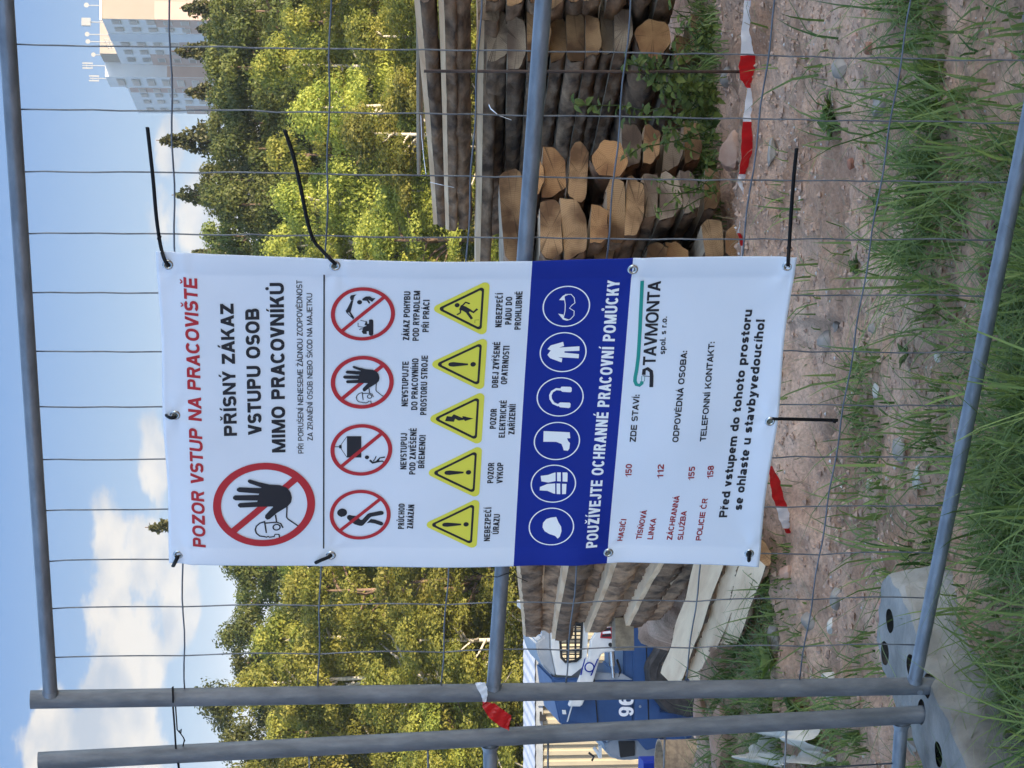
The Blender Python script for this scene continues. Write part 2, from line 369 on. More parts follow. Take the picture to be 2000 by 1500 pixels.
ZB, ZM, ZT = SZ(750, 1904)[1], SZ(750, 1007)[1], SZ(750, 59)[1]
def fence():
    s_post = SZ(148, 1000)[0]; s_end = s_post + 3.5
    root = empty('mesh_fence', FP(s_post, 0.12)); tag(root, 'galvanised mesh fence panel that carries the white site banner', 'fence panel')
    def line(name, pts, r, m, n=12, sm=True):
        b = MB(); b.tube(pts, r, n); o = b.build(name, M[m], root); auto_smooth(o, 50); return o
    line('post', [FP(s_post, .10), FP(s_post, ZT + .045)], .0212, 'galv_post', 20)
    line('post', [FP(s_end, .10), FP(s_end, ZT + .045)], .0212, 'galv_post', 20)
    for z in (ZB, ZM, ZT): line('rail', [FP(s_post + .012, z), FP(s_end - .012, z)], .0165, 'galv', 16)
    # weld beads at the rail ends
    for z in (ZB, ZM, ZT):
        b = MB(); b.tube([FP(s_post + .017, z), FP(s_post + .028, z)], [.0195, .0172], 14); auto_smooth(b.build('weld', M['galv'], root))
    ys = [(100, 1290), (98, 1195), (94, 1103), (90, 1003), (85, 903), (80, 799), (75, 691), (68, 577), (60, 462), (50, 341), (40, 218), (27, 90)]
    ss = [IM(x, y)[0] for x, y in ys]; pitch = (ss[-1] - ss[0]) / (len(ss) - 1)
    k = ss[-1] + pitch
    while k < s_end - .06: ss.append(k); k += pitch
    hz = [ZT - f * (ZT - ZB) for f in (.150, .301, .442, .586, .727, .862)]
    for i, s in enumerate(ss):
        # wires bow a little sideways and outwards between their welds
        stops = [ZB] + sorted(hz) + [ZT]; pts = []
        for a, b_ in zip(stops[:-1], stops[1:]):
            for j in range(6):
                q = j / 6; w = math.sin(math.pi * q)
                amp = random.uniform(-.0015, .0035) if i > 2 else .007
                pts.append(FP(s + w * amp * (1 if (a + b_) < 4 else .5) + .002 * math.sin(a * 3 + i), a + (b_ - a) * q, -.012 + .002 * w))
        pts.append(FP(s, ZT, -.010))
        b = MB(); b.tube(pts, .0016, 6); b.build('wire', M['wire'], root, True)
    for i, z in enumerate(hz):
        n = len(ss) * 3; sag = random.uniform(-.004, .004); pts = []
        for j in range(n + 1):
            s = s_post + (s_end - s_post) * j / n
            pts.append(FP(s, z + sag * math.sin(math.pi * j / n) + .0018 * math.sin(j * 1.3 + i), -.0075))
        b = MB(); b.tube(pts, .0018, 6); b.build('wire', M['wire'], root, True)
    b = MB(); p = FP(s_post, ZB - .01, .0205); b.tube([p, p + FN * .004], .007, 10); b.build('bolt', M['galv'], root)
    return s_post
S_POST = fence()

def fence2():
    # the neighbouring panel leans; only its right-hand end is in view
    a = fplane(13, 75, .0); c = fplane(105, 1810, .0)
    up = (a - c).normalized(); L_ = (a - c).length; d = (-FD - up * (-FD).dot(up)).normalized()
    d = Vector((-.93, .37, 0)); d = (d - up * d.dot(up)).normalized(); nn = FN
    root = empty('mesh_fence', c); tag(root, 'leaning neighbouring fence panel, mostly outside the picture, left of the straight post', 'fence panel')
    def Q(s, h, off=0): return c + d * s + up * h + nn * off
    def line(name, pts, r, m, n=12):
        b = MB(); b.tube(pts, r, n); o = b.build(name, M[m], root); auto_smooth(o, 50)
    line('post', [Q(0, -.03), Q(0, L_)], .0218, 'galv_post', 20); line('post', [Q(3.4, -.03), Q(3.4, L_)], .0218, 'galv_post', 20)
    hm = (fplane(60, 957) - c).dot(up); hb = (fplane(92, 1760) - c).dot(up)
    for h in (hb, hm, L_ - .04): line('rail', [Q(.01, h), Q(3.39, h)], .0165, 'galv', 16)
    for h in (hb, hm): b = MB(); b.tube([Q(.019, h), Q(.034, h)], [.023, .0172], 14); auto_smooth(b.build('weld', M['galv'], root))
    for i in range(1, 26):
        b = MB(); b.tube([Q(.13 * i, hb), Q(.13 * i + .004, (hb + L_) / 2, .006), Q(.13 * i, L_ - .04)], .0022, 6); b.build('wire', M['wire'], root, True)
    for v in (345, 602, 835, 1070, 1297, 1533):
        h = (fplane(60, v) - c).dot(up); b = MB(); b.tube([Q(.015, h, .004), Q(1.7, h + .004, .004), Q(3.38, h, .004)], .0024, 6); b.build('wire', M['wire'], root, True)
fence2()

# ------------------------------------------------------------------ the banner
BO = .034                                    # how far the cloth hangs in front of the wires
c_tl = IM(330, 1103, BO); c_tr = IM(304, 494, BO); c_bl = IM(1482, 1101, BO); c_br = IM(1556, 503, BO)
BW = c_tr[0] - c_tl[0]; BH = c_tr[1] - c_br[1]
def bwave(s, z):
    a = (s - c_tl[0]) / BW; b = (c_tl[1] - z) / BH
    w = .0035 * math.sin(2.3 * a * math.pi + 1.2 * b) * math.sin(math.pi * b * 1.6 + .4)
    w += .0022 * math.sin(5 * b * math.pi + 2.2 * a) * (1 - .5 * a)
    w += .010 * math.exp(-((b - .69) / .05) ** 2 - ((a - .02) / .25) ** 2)      # slack at the lower left
    w += .007 * math.exp(-((b - .84) / .09) ** 2 - ((a - .45) / .3) ** 2)
    w -= .008 * math.exp(-((b - .0) / .03) ** 2) * (1 - a * .3)                   # top hem leans back
    w += .012 * math.exp(-((b - 1.0) / .035) ** 2) * (.4 + .6 * math.sin(3.0 * a + .2) ** 2)   # lower hem curls out
    for k, (ea, eb) in enumerate(((.04, .03), (.96, .03), (.5, .02), (.05, .27), (.95, .27), (.05, .74), (.95, .74), (.04, .985), (.96, .985), (.5, .985))):
        da, db = (a - ea) * BW, (b - eb) * BH; r = math.hypot(da, db)
        if r < .22: w += .0016 * math.exp(-r / .07) * min(1, r / .02) * math.sin(5 * math.atan2(db, da) + k)
    w += .0016 * math.sin(9.5 * b + 3.1 * a + 1) * math.sin(6 * a + 4 * b) + .0008 * math.sin(23 * b - 9 * a) * math.sin(7 * a)
    w -= .006 * math.exp(-((a - .5) / .35) ** 2 - ((b - .5) / .3) ** 2)
    return w
def B(s, z, lift=0.0): return FP(s, z, BO + bwave(s, z) + lift)
banner = empty('site_banner', FP(c_bl[0] + BW / 2, c_bl[1], BO)); tag(banner, 'white and blue printed site safety banner laced to the fence', 'banner')

def cloth():
    hem = .043; na, nb = 90, 190
    band_t = (IM(1040, 508, BO), IM(1003, 1103, BO)); band_b = (IM(1237, 505, BO), IM(1185, 1100, BO))
    def lerp(p, q, t): return (p[0] + (q[0] - p[0]) * t, p[1] + (q[1] - p[1]) * t)
    # rows: top .. band top .. band bottom .. bottom, so the colour change falls on grid lines
    A = [0, .004] + list(np.linspace(hem / BW, 1 - hem / BW, na)) + [.996, 1]
    A = sorted(A + [hem / BW - .004, 1 - hem / BW + .004])
    rows = []
    n1_, n2_, n3_ = 105, 30, 52
    for j in range(n1_ + 1): rows.append((0, j / n1_))
    for j in range(1, n2_ + 1): rows.append((1, j / n2_))
    for j in range(1, n3_ + 1): rows.append((2, j / n3_))
    V = []; 
    for sec, t in rows:
        for a in A:
            T = lerp(c_tl, c_tr, a); Bm = lerp(c_bl, c_br, a)
            # the top edge sags a little between its eyelets, the foot bows
            T = (T[0], T[1] - .004 * math.sin(math.pi * min(1, a * 2 % 1.0001)) ** 2)
            Bm = (Bm[0], Bm[1] + .006 * math.sin(math.pi * (a * 2 % 1.0001)) ** 2)
            k1 = lerp(band_t[1], band_t[0], a); k2 = lerp(band_b[1], band_b[0], a)
            p = lerp((T, k1, k2)[sec], (k1, k2, Bm)[sec], t)
            s, z = p
            b = (c_tl[1] - z) / BH
            if a < .03: s += .004 * math.sin(b * 9 + 1) - .003
            if a > .97: s += .003 * math.sin(b * 7 + 2) - .003 * math.sin(math.pi * b)
            lift = 0.0
            if a < hem / BW - .003 or a > 1 - hem / BW + .003: lift += .0012
            V.append(B(s, z, lift))
    w = len(A); Fc = []; mi = []
    for j in range(len(rows) - 1):
        for i in range(w - 1):
            Fc.append((j * w + i, (j + 1) * w + i, (j + 1) * w + i + 1, j * w + i + 1)); mi.append(1 if rows[j + 1][0] == 1 else 0)
    o = mesh('cloth', local(banner, V), Fc, [M['pvc'], M['pvc_blue']], banner, True, mi)
    # real thickness of the doubled film
    sol = o.modifiers.new('thick', 'SOLIDIFY'); sol.thickness = .0008; sol.offset = -1
    return band_t, band_b
band_t, band_b = cloth()

def subdiv(vs_, fs_, maxlen=.022):
    bm = bmesh.new(); V = [bm.verts.new((x, y, 0)) for x, y in vs_]
    for f in fs_:
        try: bm.faces.new([V[i] for i in f])
        except ValueError: pass
    bmesh.ops.remove_doubles(bm, verts=bm.verts, dist=1e-6)
    bmesh.ops.triangulate(bm, faces=bm.faces[:])
    for _ in range(5):
        E = [e for e in bm.edges if e.calc_length() > maxlen]
        if not E: break
        bmesh.ops.subdivide_edges(bm, edges=E, cuts=1, use_grid_fill=False)
        bmesh.ops.triangulate(bm, faces=[f for f in bm.faces if len(f.verts) > 3])
    bm.verts.index_update()
    ov = [(v.co.x, v.co.y) for v in bm.verts]; of = []
    for f in bm.faces:
        n = f.normal.z; q = [v.index for v in f.verts]; of.append(q if n > 0 else q[::-1])
    bm.free(); return ov, of
def decal(name, vs_, fs_, m, lift=.0009, parent=None, label=None):
    """flat print in banner coordinates (s, z) laid on the cloth"""
    ov, of = subdiv(vs_, fs_)
    par = parent or banner
    # seen from outside, +s is to the right and +z up, so counter-clockwise faces look at the viewer
    pts = [B(s, z, lift) for s, z in ov]
    base = banner.location
    o = mesh(name, [p - base for p in pts], of, M[m], par)
    if label: o['label'] = label
    return o

# --- text: a plain grotesque drawn from bars, slants and arcs (y = 1 is the capital height)
def g_rect(x0, y0, x1, y1): return [(x0, y0), (x1, y0), (x1, y1), (x0, y1)]
def g_sl(x0, y0, x1, y1, w): return [(x0, y0), (x0 + w, y0), (x1 + w, y1), (x1, y1)]
def g_ring(cx, cy, rx, ry, tx, ty, a0, a1, n=None):
    n = n or max(4, int(abs(a1 - a0) / 15)); Q = []
    e = .88
    def pt(a, x, y):
        c, s_ = math.cos(a), math.sin(a)
        return (cx + x * math.copysign(abs(c) ** e, c), cy + y * math.copysign(abs(s_) ** e, s_))
    out = []
    for k in range(n):
        p, q = math.radians(a0 + (a1 - a0) * k / n), math.radians(a0 + (a1 - a0) * (k + 1) / n)
        out.append([pt(p, rx, ry), pt(q, rx, ry), pt(q, rx - tx, ry - ty), pt(p, rx - tx, ry - ty)])
    return out
def g_bowl(x0, x1, y0, y1, t, h):
    r = min((y1 - y0) / 2, (x1 - x0) * .85); xm = x1 - r
    return [g_rect(x0, y1 - h, xm, y1), g_rect(x0, y0, xm, y0 + h)] + g_ring(xm, (y0 + y1) / 2, r, (y1 - y0) / 2, t, h, -90, 90)
WID = dict(A=.74, B=.70, C=.72, D=.72, E=.62, F=.58, G=.76, H=.72, I=0, J=.54, K=.72, L=.57, M=.86, N=.73, O=.77, P=.66, R=.70, S=.66, T=.64, U=.71, V=.70, Y=.68, Z=.62,
           a=.56, b=.59, c=.54, d=.59, e=.57, h=.57, i=0, l=0, m=.88, n=.57, o=.60, p=.59, r=.36, s=.53, t=.36, u=.57, v=.57, y=.58)
ACC = {'Á': 'A´', 'É': 'E´', 'Í': 'I´', 'Ó': 'O´', 'Ú': 'U´', 'Ý': 'Y´', 'Č': 'Cˇ', 'Ě': 'Eˇ', 'Ň': 'Nˇ', 'Ř': 'Rˇ', 'Š': 'Sˇ', 'Ž': 'Zˇ', 'Ů': 'U°', 'ř': 'rˇ', 'í': 'ı´'}
def glyph(ch, t, c):
    """list of convex polygons, advance width"""
    acc = None
    if ch in ACC: ch, acc = ACC[ch]
    h = t * .86; X = .73; Q = []; lowi = ch == 'ı'
    if lowi: ch = 'i'
    w = WID.get(ch, .6) * c * (1 if t < .16 else 1 + (t - .16) * .9); tw = t * 1.1 * (min(1, .42 + .58 * c) if ch in 'AVYKNMRv' else 1)
    if ch in 'Iil': w = t
    R_ = g_rect
    if ch == 'A': Q = [g_sl(0, 0, (w - tw) / 2, 1, tw), g_sl(w - tw, 0, (w - tw) / 2, 1, tw), R_(w * .2, .2, w * .8, .2 + h)]
    elif ch == 'B': Q = [R_(0, 0, t, 1)] + g_bowl(t, w * .95, .5 - h / 2, 1, t, h) + g_bowl(t, w, 0, .5 + h / 2, t, h)
    elif ch == 'C': Q = g_ring(w / 2, .5, w / 2, .515, t, h, 38, 322)
    elif ch == 'D': Q = [R_(0, 0, t, 1)] + g_bowl(t, w, 0, 1, t, h)
    elif ch == 'E': Q = [R_(0, 0, t, 1), R_(t, 0, w, h), R_(t, .5 - h / 2, w * .94, .5 + h / 2), R_(t, 1 - h, w, 1)]
    elif ch == 'F': Q = [R_(0, 0, t, 1), R_(t, .47 - h / 2, w * .92, .47 + h / 2), R_(t, 1 - h, w, 1)]
    elif ch == 'H': Q = [R_(0, 0, t, 1), R_(w - t, 0, w, 1), R_(t, .5 - h / 2, w - t, .5 + h / 2)]
    elif ch == 'I': Q = [R_(0, 0, t, 1)]
    elif ch == 'J': Q = [R_(w - t, .3, w, 1)] + g_ring(w / 2, .3, w / 2, .315, t, h, 180, 360)
    elif ch == 'K': Q = [R_(0, 0, t, 1), g_sl(t * .7, .36, w - tw * 1.12, 1, tw * 1.12), g_sl(w - tw * 1.1, 0, t + (w - t) * .18, .56, tw * 1.12)]
    elif ch == 'L': Q = [R_(0, 0, t, 1), R_(t, 0, w, h)]
    elif ch == 'M': k = t * .95; Q = [R_(0, 0, t * .92, 1), R_(w - t * .92, 0, w, 1), g_sl((w - k) / 2, 0, 0.1 * t, 1, k), g_sl((w - k) / 2, 0, w - k - .1 * t, 1, k)]
    elif ch == 'N': Q = [R_(0, 0, t, 1), R_(w - t, 0, w, 1), g_sl(w - t * 1.12, 0, 0, 1, t * 1.12)]
    elif ch == 'O': Q = g_ring(w / 2, .5, w / 2, .515, t, h, 0, 360)
    elif ch == 'P': Q = [R_(0, 0, t, 1)] + g_bowl(t, w, .38, 1, t, h)
    elif ch == 'R': Q = [R_(0, 0, t, 1)] + g_bowl(t, w * .95, .41, 1, t, h) + [g_sl(w - tw * 1.02, 0, w * .42, .5, tw)]
    elif ch == 'S': Q = g_ring(w / 2, .75 - h / 4, w / 2 * .95, .265 + h / 4, t, h, 25, 270) + g_ring(w / 2, .25 + h / 4, w / 2, .265 + h / 4, t, h, 90, -155)
    elif ch == 'T': Q = [R_(0, 1 - h, w, 1), R_((w - t) / 2, 0, (w + t) / 2, 1 - h)]
    elif ch == 'U': Q = [R_(0, .34, t, 1), R_(w - t, .34, w, 1)] + g_ring(w / 2, .34, w / 2, .355, t, h, 180, 360)
    elif ch == 'V': Q = [g_sl((w - tw) / 2, 0, 0, 1, tw), g_sl((w - tw) / 2, 0, w - tw, 1, tw)]
    elif ch == 'Y': Q = [R_((w - t) / 2, 0, (w + t) / 2, .45), g_sl((w - tw) / 2, .38, 0, 1, tw), g_sl((w - tw) / 2, .38, w - tw, 1, tw)]
    elif ch == 'Z': Q = [R_(0, 1 - h, w, 1), R_(0, 0, w, h), g_sl(0, h * .8, w - tw * 1.25, 1 - h * .8, tw * 1.25)]
    elif ch == 'G': Q = g_ring(w / 2, .5, w / 2, .515, t, h, 38, 340) + [R_(w * .55, .5 - h, w, .5), R_(w - t, .1, w, .45)]
    elif ch in '0': w = .56 * c * 1.05; Q = g_ring(w / 2, .5, w / 2, .51, t, h, 0, 360)
    elif ch == '1': w = .40 * c + t * .3; Q = [R_(w - t * 1.05, 0, w, 1), g_sl(0, .66, w - t * 1.2, .88, t * .9)]
    elif ch == '2': w = .56 * c; Q = g_ring(w / 2, .70, w / 2, .30, t, h, 165, -35) + [g_sl(0, h * .8, w * .52, .58, tw * 1.2), R_(0, 0, w, h)]
    elif ch == '5': w = .56 * c; Q = [R_(.08 * w, 1 - h, w * .94, 1), g_sl(0.02 * w, .46, .08 * w, 1 - h, t * .95)] + g_ring(w / 2, .325, w / 2, .335, t, h, 140, -155)
    elif ch == '8': w = .57 * c; Q = g_ring(w / 2, .75 - h / 4, w / 2 * .92, .26 + h / 4, t, h, 0, 360) + g_ring(w / 2, .25 + h / 4, w / 2, .26 + h / 4, t, h, 0, 360)
    elif ch == '9' or ch == '6':
        w = .58 * c; Q = g_ring(w / 2, .66, w / 2, .35, t, h, 0, 360) + g_ring(w / 2, .5, w / 2, .51, t, h, -150, 10)
        if ch == '6': Q = [[(w - x, 1 - y) for x, y in q] for q in Q]
    elif ch == 'o': Q = g_ring(w / 2, X / 2, w / 2, X / 2 + .012, t, h, 0, 360)
    elif ch == 'c': Q = g_ring(w / 2, X / 2, w / 2, X / 2 + .012, t, h, 42, 318)
    elif ch == 'e': Q = g_ring(w / 2, X / 2, w / 2, X / 2 + .012, t, h, 0, 318) + [R_(t * .8, X / 2 - h * .4, w - t * .3, X / 2 + h * .3)]
    elif ch in 'bp': Q = g_ring(w / 2, X / 2, w / 2, X / 2 + .012, t, h, 0, 360) + [R_(0, 0 if ch == 'b' else -.27, t, 1 if ch == 'b' else X)]
    elif ch == 'd': Q = g_ring(w / 2, X / 2, w / 2, X / 2 + .012, t, h, 0, 360) + [R_(w - t, 0, w, 1)]
    elif ch == 'h' or ch == 'n': Q = [R_(0, 0, t, 1 if ch == 'h' else X), R_(w - t, 0, w, .45)] + g_ring(w / 2, .45, w / 2, X - .44, t, h, 0, 180)
    elif ch == 'm':
        m_ = (w + t) / 2; Q = [R_(0, 0, t, X), R_(w - t, 0, w, .48), R_((w - t) / 2, 0, (w + t) / 2, .48)] + g_ring(m_ / 2, .48, m_ / 2, X - .47, t, h, 0, 180) + g_ring(w - m_ / 2, .48, m_ / 2, X - .47, t, h, 0, 180)
    elif ch == 'i': Q = [R_(0, 0, t, X)] + ([] if lowi else [R_(0, .83, t, 1)])
    elif ch == 'l': Q = [R_(0, 0, t, 1)]
    elif ch == 'r': Q = [R_(0, 0, t, X), R_(t * .9, X - h * 1.2, w, X + .01)]
    elif ch == 's': Q = g_ring(w / 2, X * .75 - h / 4, w / 2 * .95, X * .262 + h / 4, t, h, 25, 270) + g_ring(w / 2, X * .25 + h / 4, w / 2, X * .262 + h / 4, t, h, 90, -155)
    elif ch == 't': Q = [R_(w * .25, .12, w * .25 + t, .93), R_(0, X - h, w, X), R_(w * .25, 0, w, h)]
    elif ch == 'u': Q = [R_(0, .28, t, X), R_(w - t, 0, w, X)] + g_ring(w / 2, .28, w / 2, .29, t, h, 180, 360)
    elif ch == 'v': Q = [g_sl((w - tw) / 2, 0, 0, X, tw), g_sl((w - tw) / 2, 0, w - tw, X, tw)]
    elif ch == 'y': Q = [g_sl((w - tw) / 2, 0, 0, X, tw), g_sl((w - tw) / 2 - .12, -.27, w - tw, X, tw), R_(.02, -.27, w * .3, -.27 + h * .9)]
    elif ch == 'a': Q = g_ring(w / 2, X * .66, w / 2 * .94, X * .34 + .012, t, h, 0, 160) + [R_(w * .97 - t, 0, w * .97, X * .68)] + g_ring(w / 2 * .96, X * .29, w / 2 * .96, X * .29 + .012, t * .95, h * .9, 0, 360)
    elif ch == '!': w = t * 1.1; Q = [R_(0, 0, w, h * 1.2), [(w * .15, .3), (w * .85, .3), (w, 1), (0, 1)]]
    elif ch == ':': w = t; Q = [R_(0, 0, t, h * 1.1), R_(0, X - h * 1.1 - .05, t, X - .05)]
    elif ch == '.': w = t; Q = [R_(0, 0, t, h * 1.1)]
    elif ch == ' ': return [], .32 * c + t * .25 + .05
    top = (X if (lowi or ch == 'r') else 1) + .07; k = t * .6; m = w / 2
    if acc == '´': Q.append([(m - k * .5, top), (m + k * .35, top), (m + k * .9 + .06, top + .2), (m + .02, top + .2)])
    if acc == 'ˇ': Q += [[(m - k * .5, top), (m + k * .5, top), (m - .17 + k * .5, top + .19), (m - .17 - k * .35, top + .19)], [(m - k * .5, top), (m + k * .5, top), (m + .17 + k * .35, top + .19), (m + .17 - k * .5, top + .19)]]
    if acc == '°': Q += g_ring(m, top + .11, .125, .125, k * .7, k * .7, 0, 360)
    return Q, w
SIDE = dict(A=.2, V=.2, Y=.2, T=.35, L=.9, O=.75, C=.75, S=.8)
def layout(txt, t, c, gap):
    x = 0; out = []
    for i, ch in enumerate(txt):
        Q, w = glyph(ch, t, c); b = ACC[ch][0] if ch in ACC else ch
        if i and ch != ' ': x += gap * SIDE.get(b, 1) * .5
        out.append((x, Q, i)); x += w
        if ch != ' ': x += gap * SIDE.get(b, 1) * .5
    return out, x
def text(txt, p0, p1, caph, m='p_black', t=.16, shear=0.0, name='lettering', place=None, gap=None, label=None):
    """p0, p1: measured ends of the baseline on the cloth; caph: capital height in the same measure"""
    s0, z0 = IM(*p0, BO); s1, z1 = IM(*p1, BO)
    mx_, my_ = (p0[0] + p1[0]) / 2, (p0[1] + p1[1]) / 2
    h = abs(IM(mx_ - caph, my_, BO)[1] - IM(mx_, my_, BO)[1])
    W = math.hypot(s1 - s0, z1 - z0); ux, uz = (s1 - s0) / W, (z1 - z0) / W
    gap = gap if gap is not None else .11 + t * .15
    _, w1 = layout(txt, t, 1.0, gap); _, w2 = layout(txt, t, .6, gap)
    c = 1.0 + (W / h - w1) / (w1 - w2) * .4; c = max(.42, min(1.5, c))
    lay, w = layout(txt, t, c, gap); kx = W / (w * h)
    V = []; Fc = []; lift = []
    for x, Q, gi in lay:
        for j, q in enumerate(Q):
            k = len(V)
            if (sum(q[a][0] * q[(a + 1) % len(q)][1] - q[(a + 1) % len(q)][0] * q[a][1] for a in range(len(q)))) < 0: q = q[::-1]
            for a, b in q:
                aa = ((x + a) * kx + b * shear) * 1.0; A_, B_ = aa * h, b * h
                if kx != 1: A_ = ((x + a) * kx + b * shear) * h
                V.append(B(s0 + ux * A_ - uz * B_, z0 + uz * A_ + ux * B_, .0010 + .00004 * (j % 9)) - banner.location)
            Fc.append(tuple(range(k, k + len(q))))
    o = mesh(name, V, Fc, M[m], banner)
    if label: o['label'] = label
    return o
T = text
T('POZOR VSTUP NA PRACOVIŠTĚ', (402, 1067), (385, 541), 26, 'p_red', .245, .12)
T('PŘÍSNÝ ZÁKAZ', (463, 851), (456, 591), 26, t=.265)
T('VSTUPU OSOB', (511, 850), (506, 601), 27, t=.265)
T('MIMO PRACOVNÍKŮ', (557.5, 884), (554, 550), 27, t=.265)
T('PŘI PORUŠENÍ NENESEME ŽÁDNOU ZODPOVĚDNOST', (593, 886.5), (590, 546), 11, t=.165)
T('ZA ZRANĚNÍ OSOB NEBO ŠKOD NA MAJETKU', (611, 862), (609.6, 572), 10.7, t=.165)
cb_ = dict(t=.215)
T('ZÁKAZ POHYBU', (799.3, 665.9), (801.5, 566.9), 12.5, **cb_)
T('POD RYPADLEM', (818, 667), (820.6, 565.8), 12.5, **cb_)
T('PŘI PRÁCI', (837.4, 649.4), (838.9, 584), 12.5, **cb_)
T('NEVSTUPUJTE', (796.7, 796), (798.6, 707.7), 12.5, **cb_)
T('DO PRACOVNÍHO', (815.4, 803), (817.6, 701.5), 12.5, **cb_)
T('PROSTORU STROJE', (833, 812.8), (836, 695.6), 12.5, **cb_)
T('NEVSTUPUJ', (793.8, 917.3), (795.3, 847.3), 12.3, **cb_)
T('POD ZAVĚŠENÉ', (811, 926.9), (814, 837.8), 12.3, **cb_)
T('BŘEMENO!', (828.6, 914.8), (831.6, 851), 12.3, **cb_)
T('PRŮCHOD', (789, 1032.3), (790.5, 982), 12, **cb_)
T('ZAKÁZÁN', (806.6, 1031.4), (809.2, 984), 12, **cb_)
T('NEBEZPEČÍ', (956.6, 1056.3), (960, 991), 12, **cb_)
T('ÚRAZU', (973.8, 1043), (976.8, 1004), 12, **cb_)
T('POZOR', (963.6, 945), (965.8, 905), 12, **cb_)
T('VÝKOP', (981.9, 945.9), (983.7, 905), 12, **cb_)
T('POZOR', (969, 840.7), (971, 801), 12.2, **cb_)
T('ELEKTRICKÉ', (986.3, 858), (990.7, 784.7), 12.2, **cb_)
T('ZAŘÍZENÍ!', (1005.4, 851.7), (1008, 792), 12.2, **cb_)
T('DBEJ ZVÝŠENÉ', (973, 760.5), (977.5, 668.5), 12.4, **cb_)
T('OPATRNOSTI', (990.7, 753.9), (995.8, 676.5), 12.4, **cb_)
T('NEBEZPEČÍ', (979.7, 640), (982.6, 572), 12.5, **cb_)
T('PÁDU DO', (998.8, 634.7), (1000.6, 579.4), 12.5, **cb_)
T('PROHLUBNĚ', (1017, 645), (1020.8, 569), 12.5, **cb_)
T('POUŽÍVEJTE OCHRANNÉ PRACOVNÍ POMŮCKY', (1165.9, 1067.5), (1211, 548), 23, 'p_white', .225)
rd = dict(m='p_darkred', t=.225)
T('HASIČI', (1216, 1058), (1224, 1014.8), 10.7, **rd); T('150', (1232.9, 931), (1234, 903.7), 12, **rd)
T('TÍSŇOVÁ', (1253, 1055), (1264, 996.5), 10.7, **rd); T('LINKA', (1275, 1054.5), (1282, 1012.7), 10.7, **rd)
T('112', (1294.4, 932), (1295.8, 901.7), 12, **rd)
T('ZÁCHRANNÁ', (1312.6, 1054.5), (1327, 966), 10.7, **rd); T('SLUŽBA', (1333.5, 1054.5), (1341, 996.5), 10.7, **rd)
T('155', (1354.4, 935), (1356.7, 906), 12, **rd)
T('POLICIE ČR', (1369, 1055), (1382, 970.7), 10.7, **rd); T('158', (1391.5, 932), (1393.5, 905), 12, **rd)
T('ZDE STAVÍ:', (1241, 860.5), (1248.8, 767.7), 12, t=.235)
T('ODPOVĚDNÁ OSOBA:', (1323, 858), (1342, 683), 12, t=.235)
T('TELEFONNÍ KONTAKT:', (1377, 856.7), (1396, 666.5), 12, t=.235)
T('Před vstupem do tohoto prostoru', (1419.7, 1009), (1469.8, 605), 16.8, t=.275)
T('se ohlaste u stavbyvedoucího!', (1448, 994.5), (1494.5, 623.6), 16.8, t=.275)
T('TAVMONTA', (1279.5, 711), (1291.5, 549.6), 25, t=.20, gap=.07)
T('spol. s r.o.', (1298, 690), (1303, 617.8), 11.5, t=.21)

# --- simple shapes in banner coordinates
def poly(name, pts, m, lift=.0012, parent=None, conv=None):
    q = [IM(*(conv(p) if conv else p), BO) for p in pts]
    # orientation handled in subdiv; ngon tessellation in bmesh
    return decal(name, q, [list(range(len(q)))], m, lift, parent)
def ring_pts(cx, cz, r0, r1, n=72):
    V = []; Fc = []
    for k in range(n):
        a = 2 * math.pi * k / n
        V.append((cx + r0 * math.cos(a), cz + r0 * math.sin(a))); V.append((cx + r1 * math.cos(a), cz + r1 * math.sin(a)))
    for k in range(n):
        a = 2 * k; b = (2 * k + 2) % (2 * n); Fc.append((a, a + 1, b + 1, b))
    return V, Fc
def cen(x, y, r):
    s, z = IM(x, y, BO); z0 = IM(x - r, y, BO)[1]; z1 = IM(x + r, y, BO)[1]
    return s, (z0 + z1) / 2, (z0 - z1) / 2
def stroke(pts, w, closed=False):
    """polyline in (s, z) thickened to width w"""
    V = []; Fc = []; n = len(pts)
    for i in range(n):
        a = pts[(i - 1) % n] if (i > 0 or closed) else pts[i]; b = pts[(i + 1) % n] if (i < n - 1 or closed) else pts[i]
        dx, dz = b[0] - a[0], b[1] - a[1]; l = math.hypot(dx, dz) or 1; nx, nz = -dz / l, dx / l
        V += [(pts[i][0] + nx * w / 2, pts[i][1] + nz * w / 2), (pts[i][0] - nx * w / 2, pts[i][1] - nz * w / 2)]
    for i in range(n if closed else n - 1):
        a, b = 2 * i, (2 * i + 2) % (2 * n); Fc.append((a, a + 1, b + 1, b))
    return V, Fc
def disc(cx, cz, r, rz=None, n=28):
    return [(cx + r * math.cos(2 * math.pi * k / n), cz + (rz or r) * math.sin(2 * math.pi * k / n)) for k in range(n)], [list(range(n))]
def merge(*L):
    V = []; Fc = []
    for v, f in L:
        k = len(V); V += list(v); Fc += [[i + k for i in q] for q in f]
    return V, Fc
def capsule(p, q, w0, w1=None, n=8):
    w1 = w1 or w0; dx, dz = q[0] - p[0], q[1] - p[1]; a = math.atan2(dz, dx); V = []
    for k in range(n + 1):
        t = a + math.pi / 2 + math.pi * k / n; V.append((p[0] + w0 / 2 * math.cos(t), p[1] + w0 / 2 * math.sin(t)))
    for k in range(n + 1):
        t = a - math.pi / 2 + math.pi * k / n; V.append((q[0] + w1 / 2 * math.cos(t), q[1] + w1 / 2 * math.sin(t)))
    return V, [list(range(len(V)))]
U = abs(IM(700, 800, BO)[1] - IM(701, 800, BO)[1])       # one photo pixel in metres, mid banner

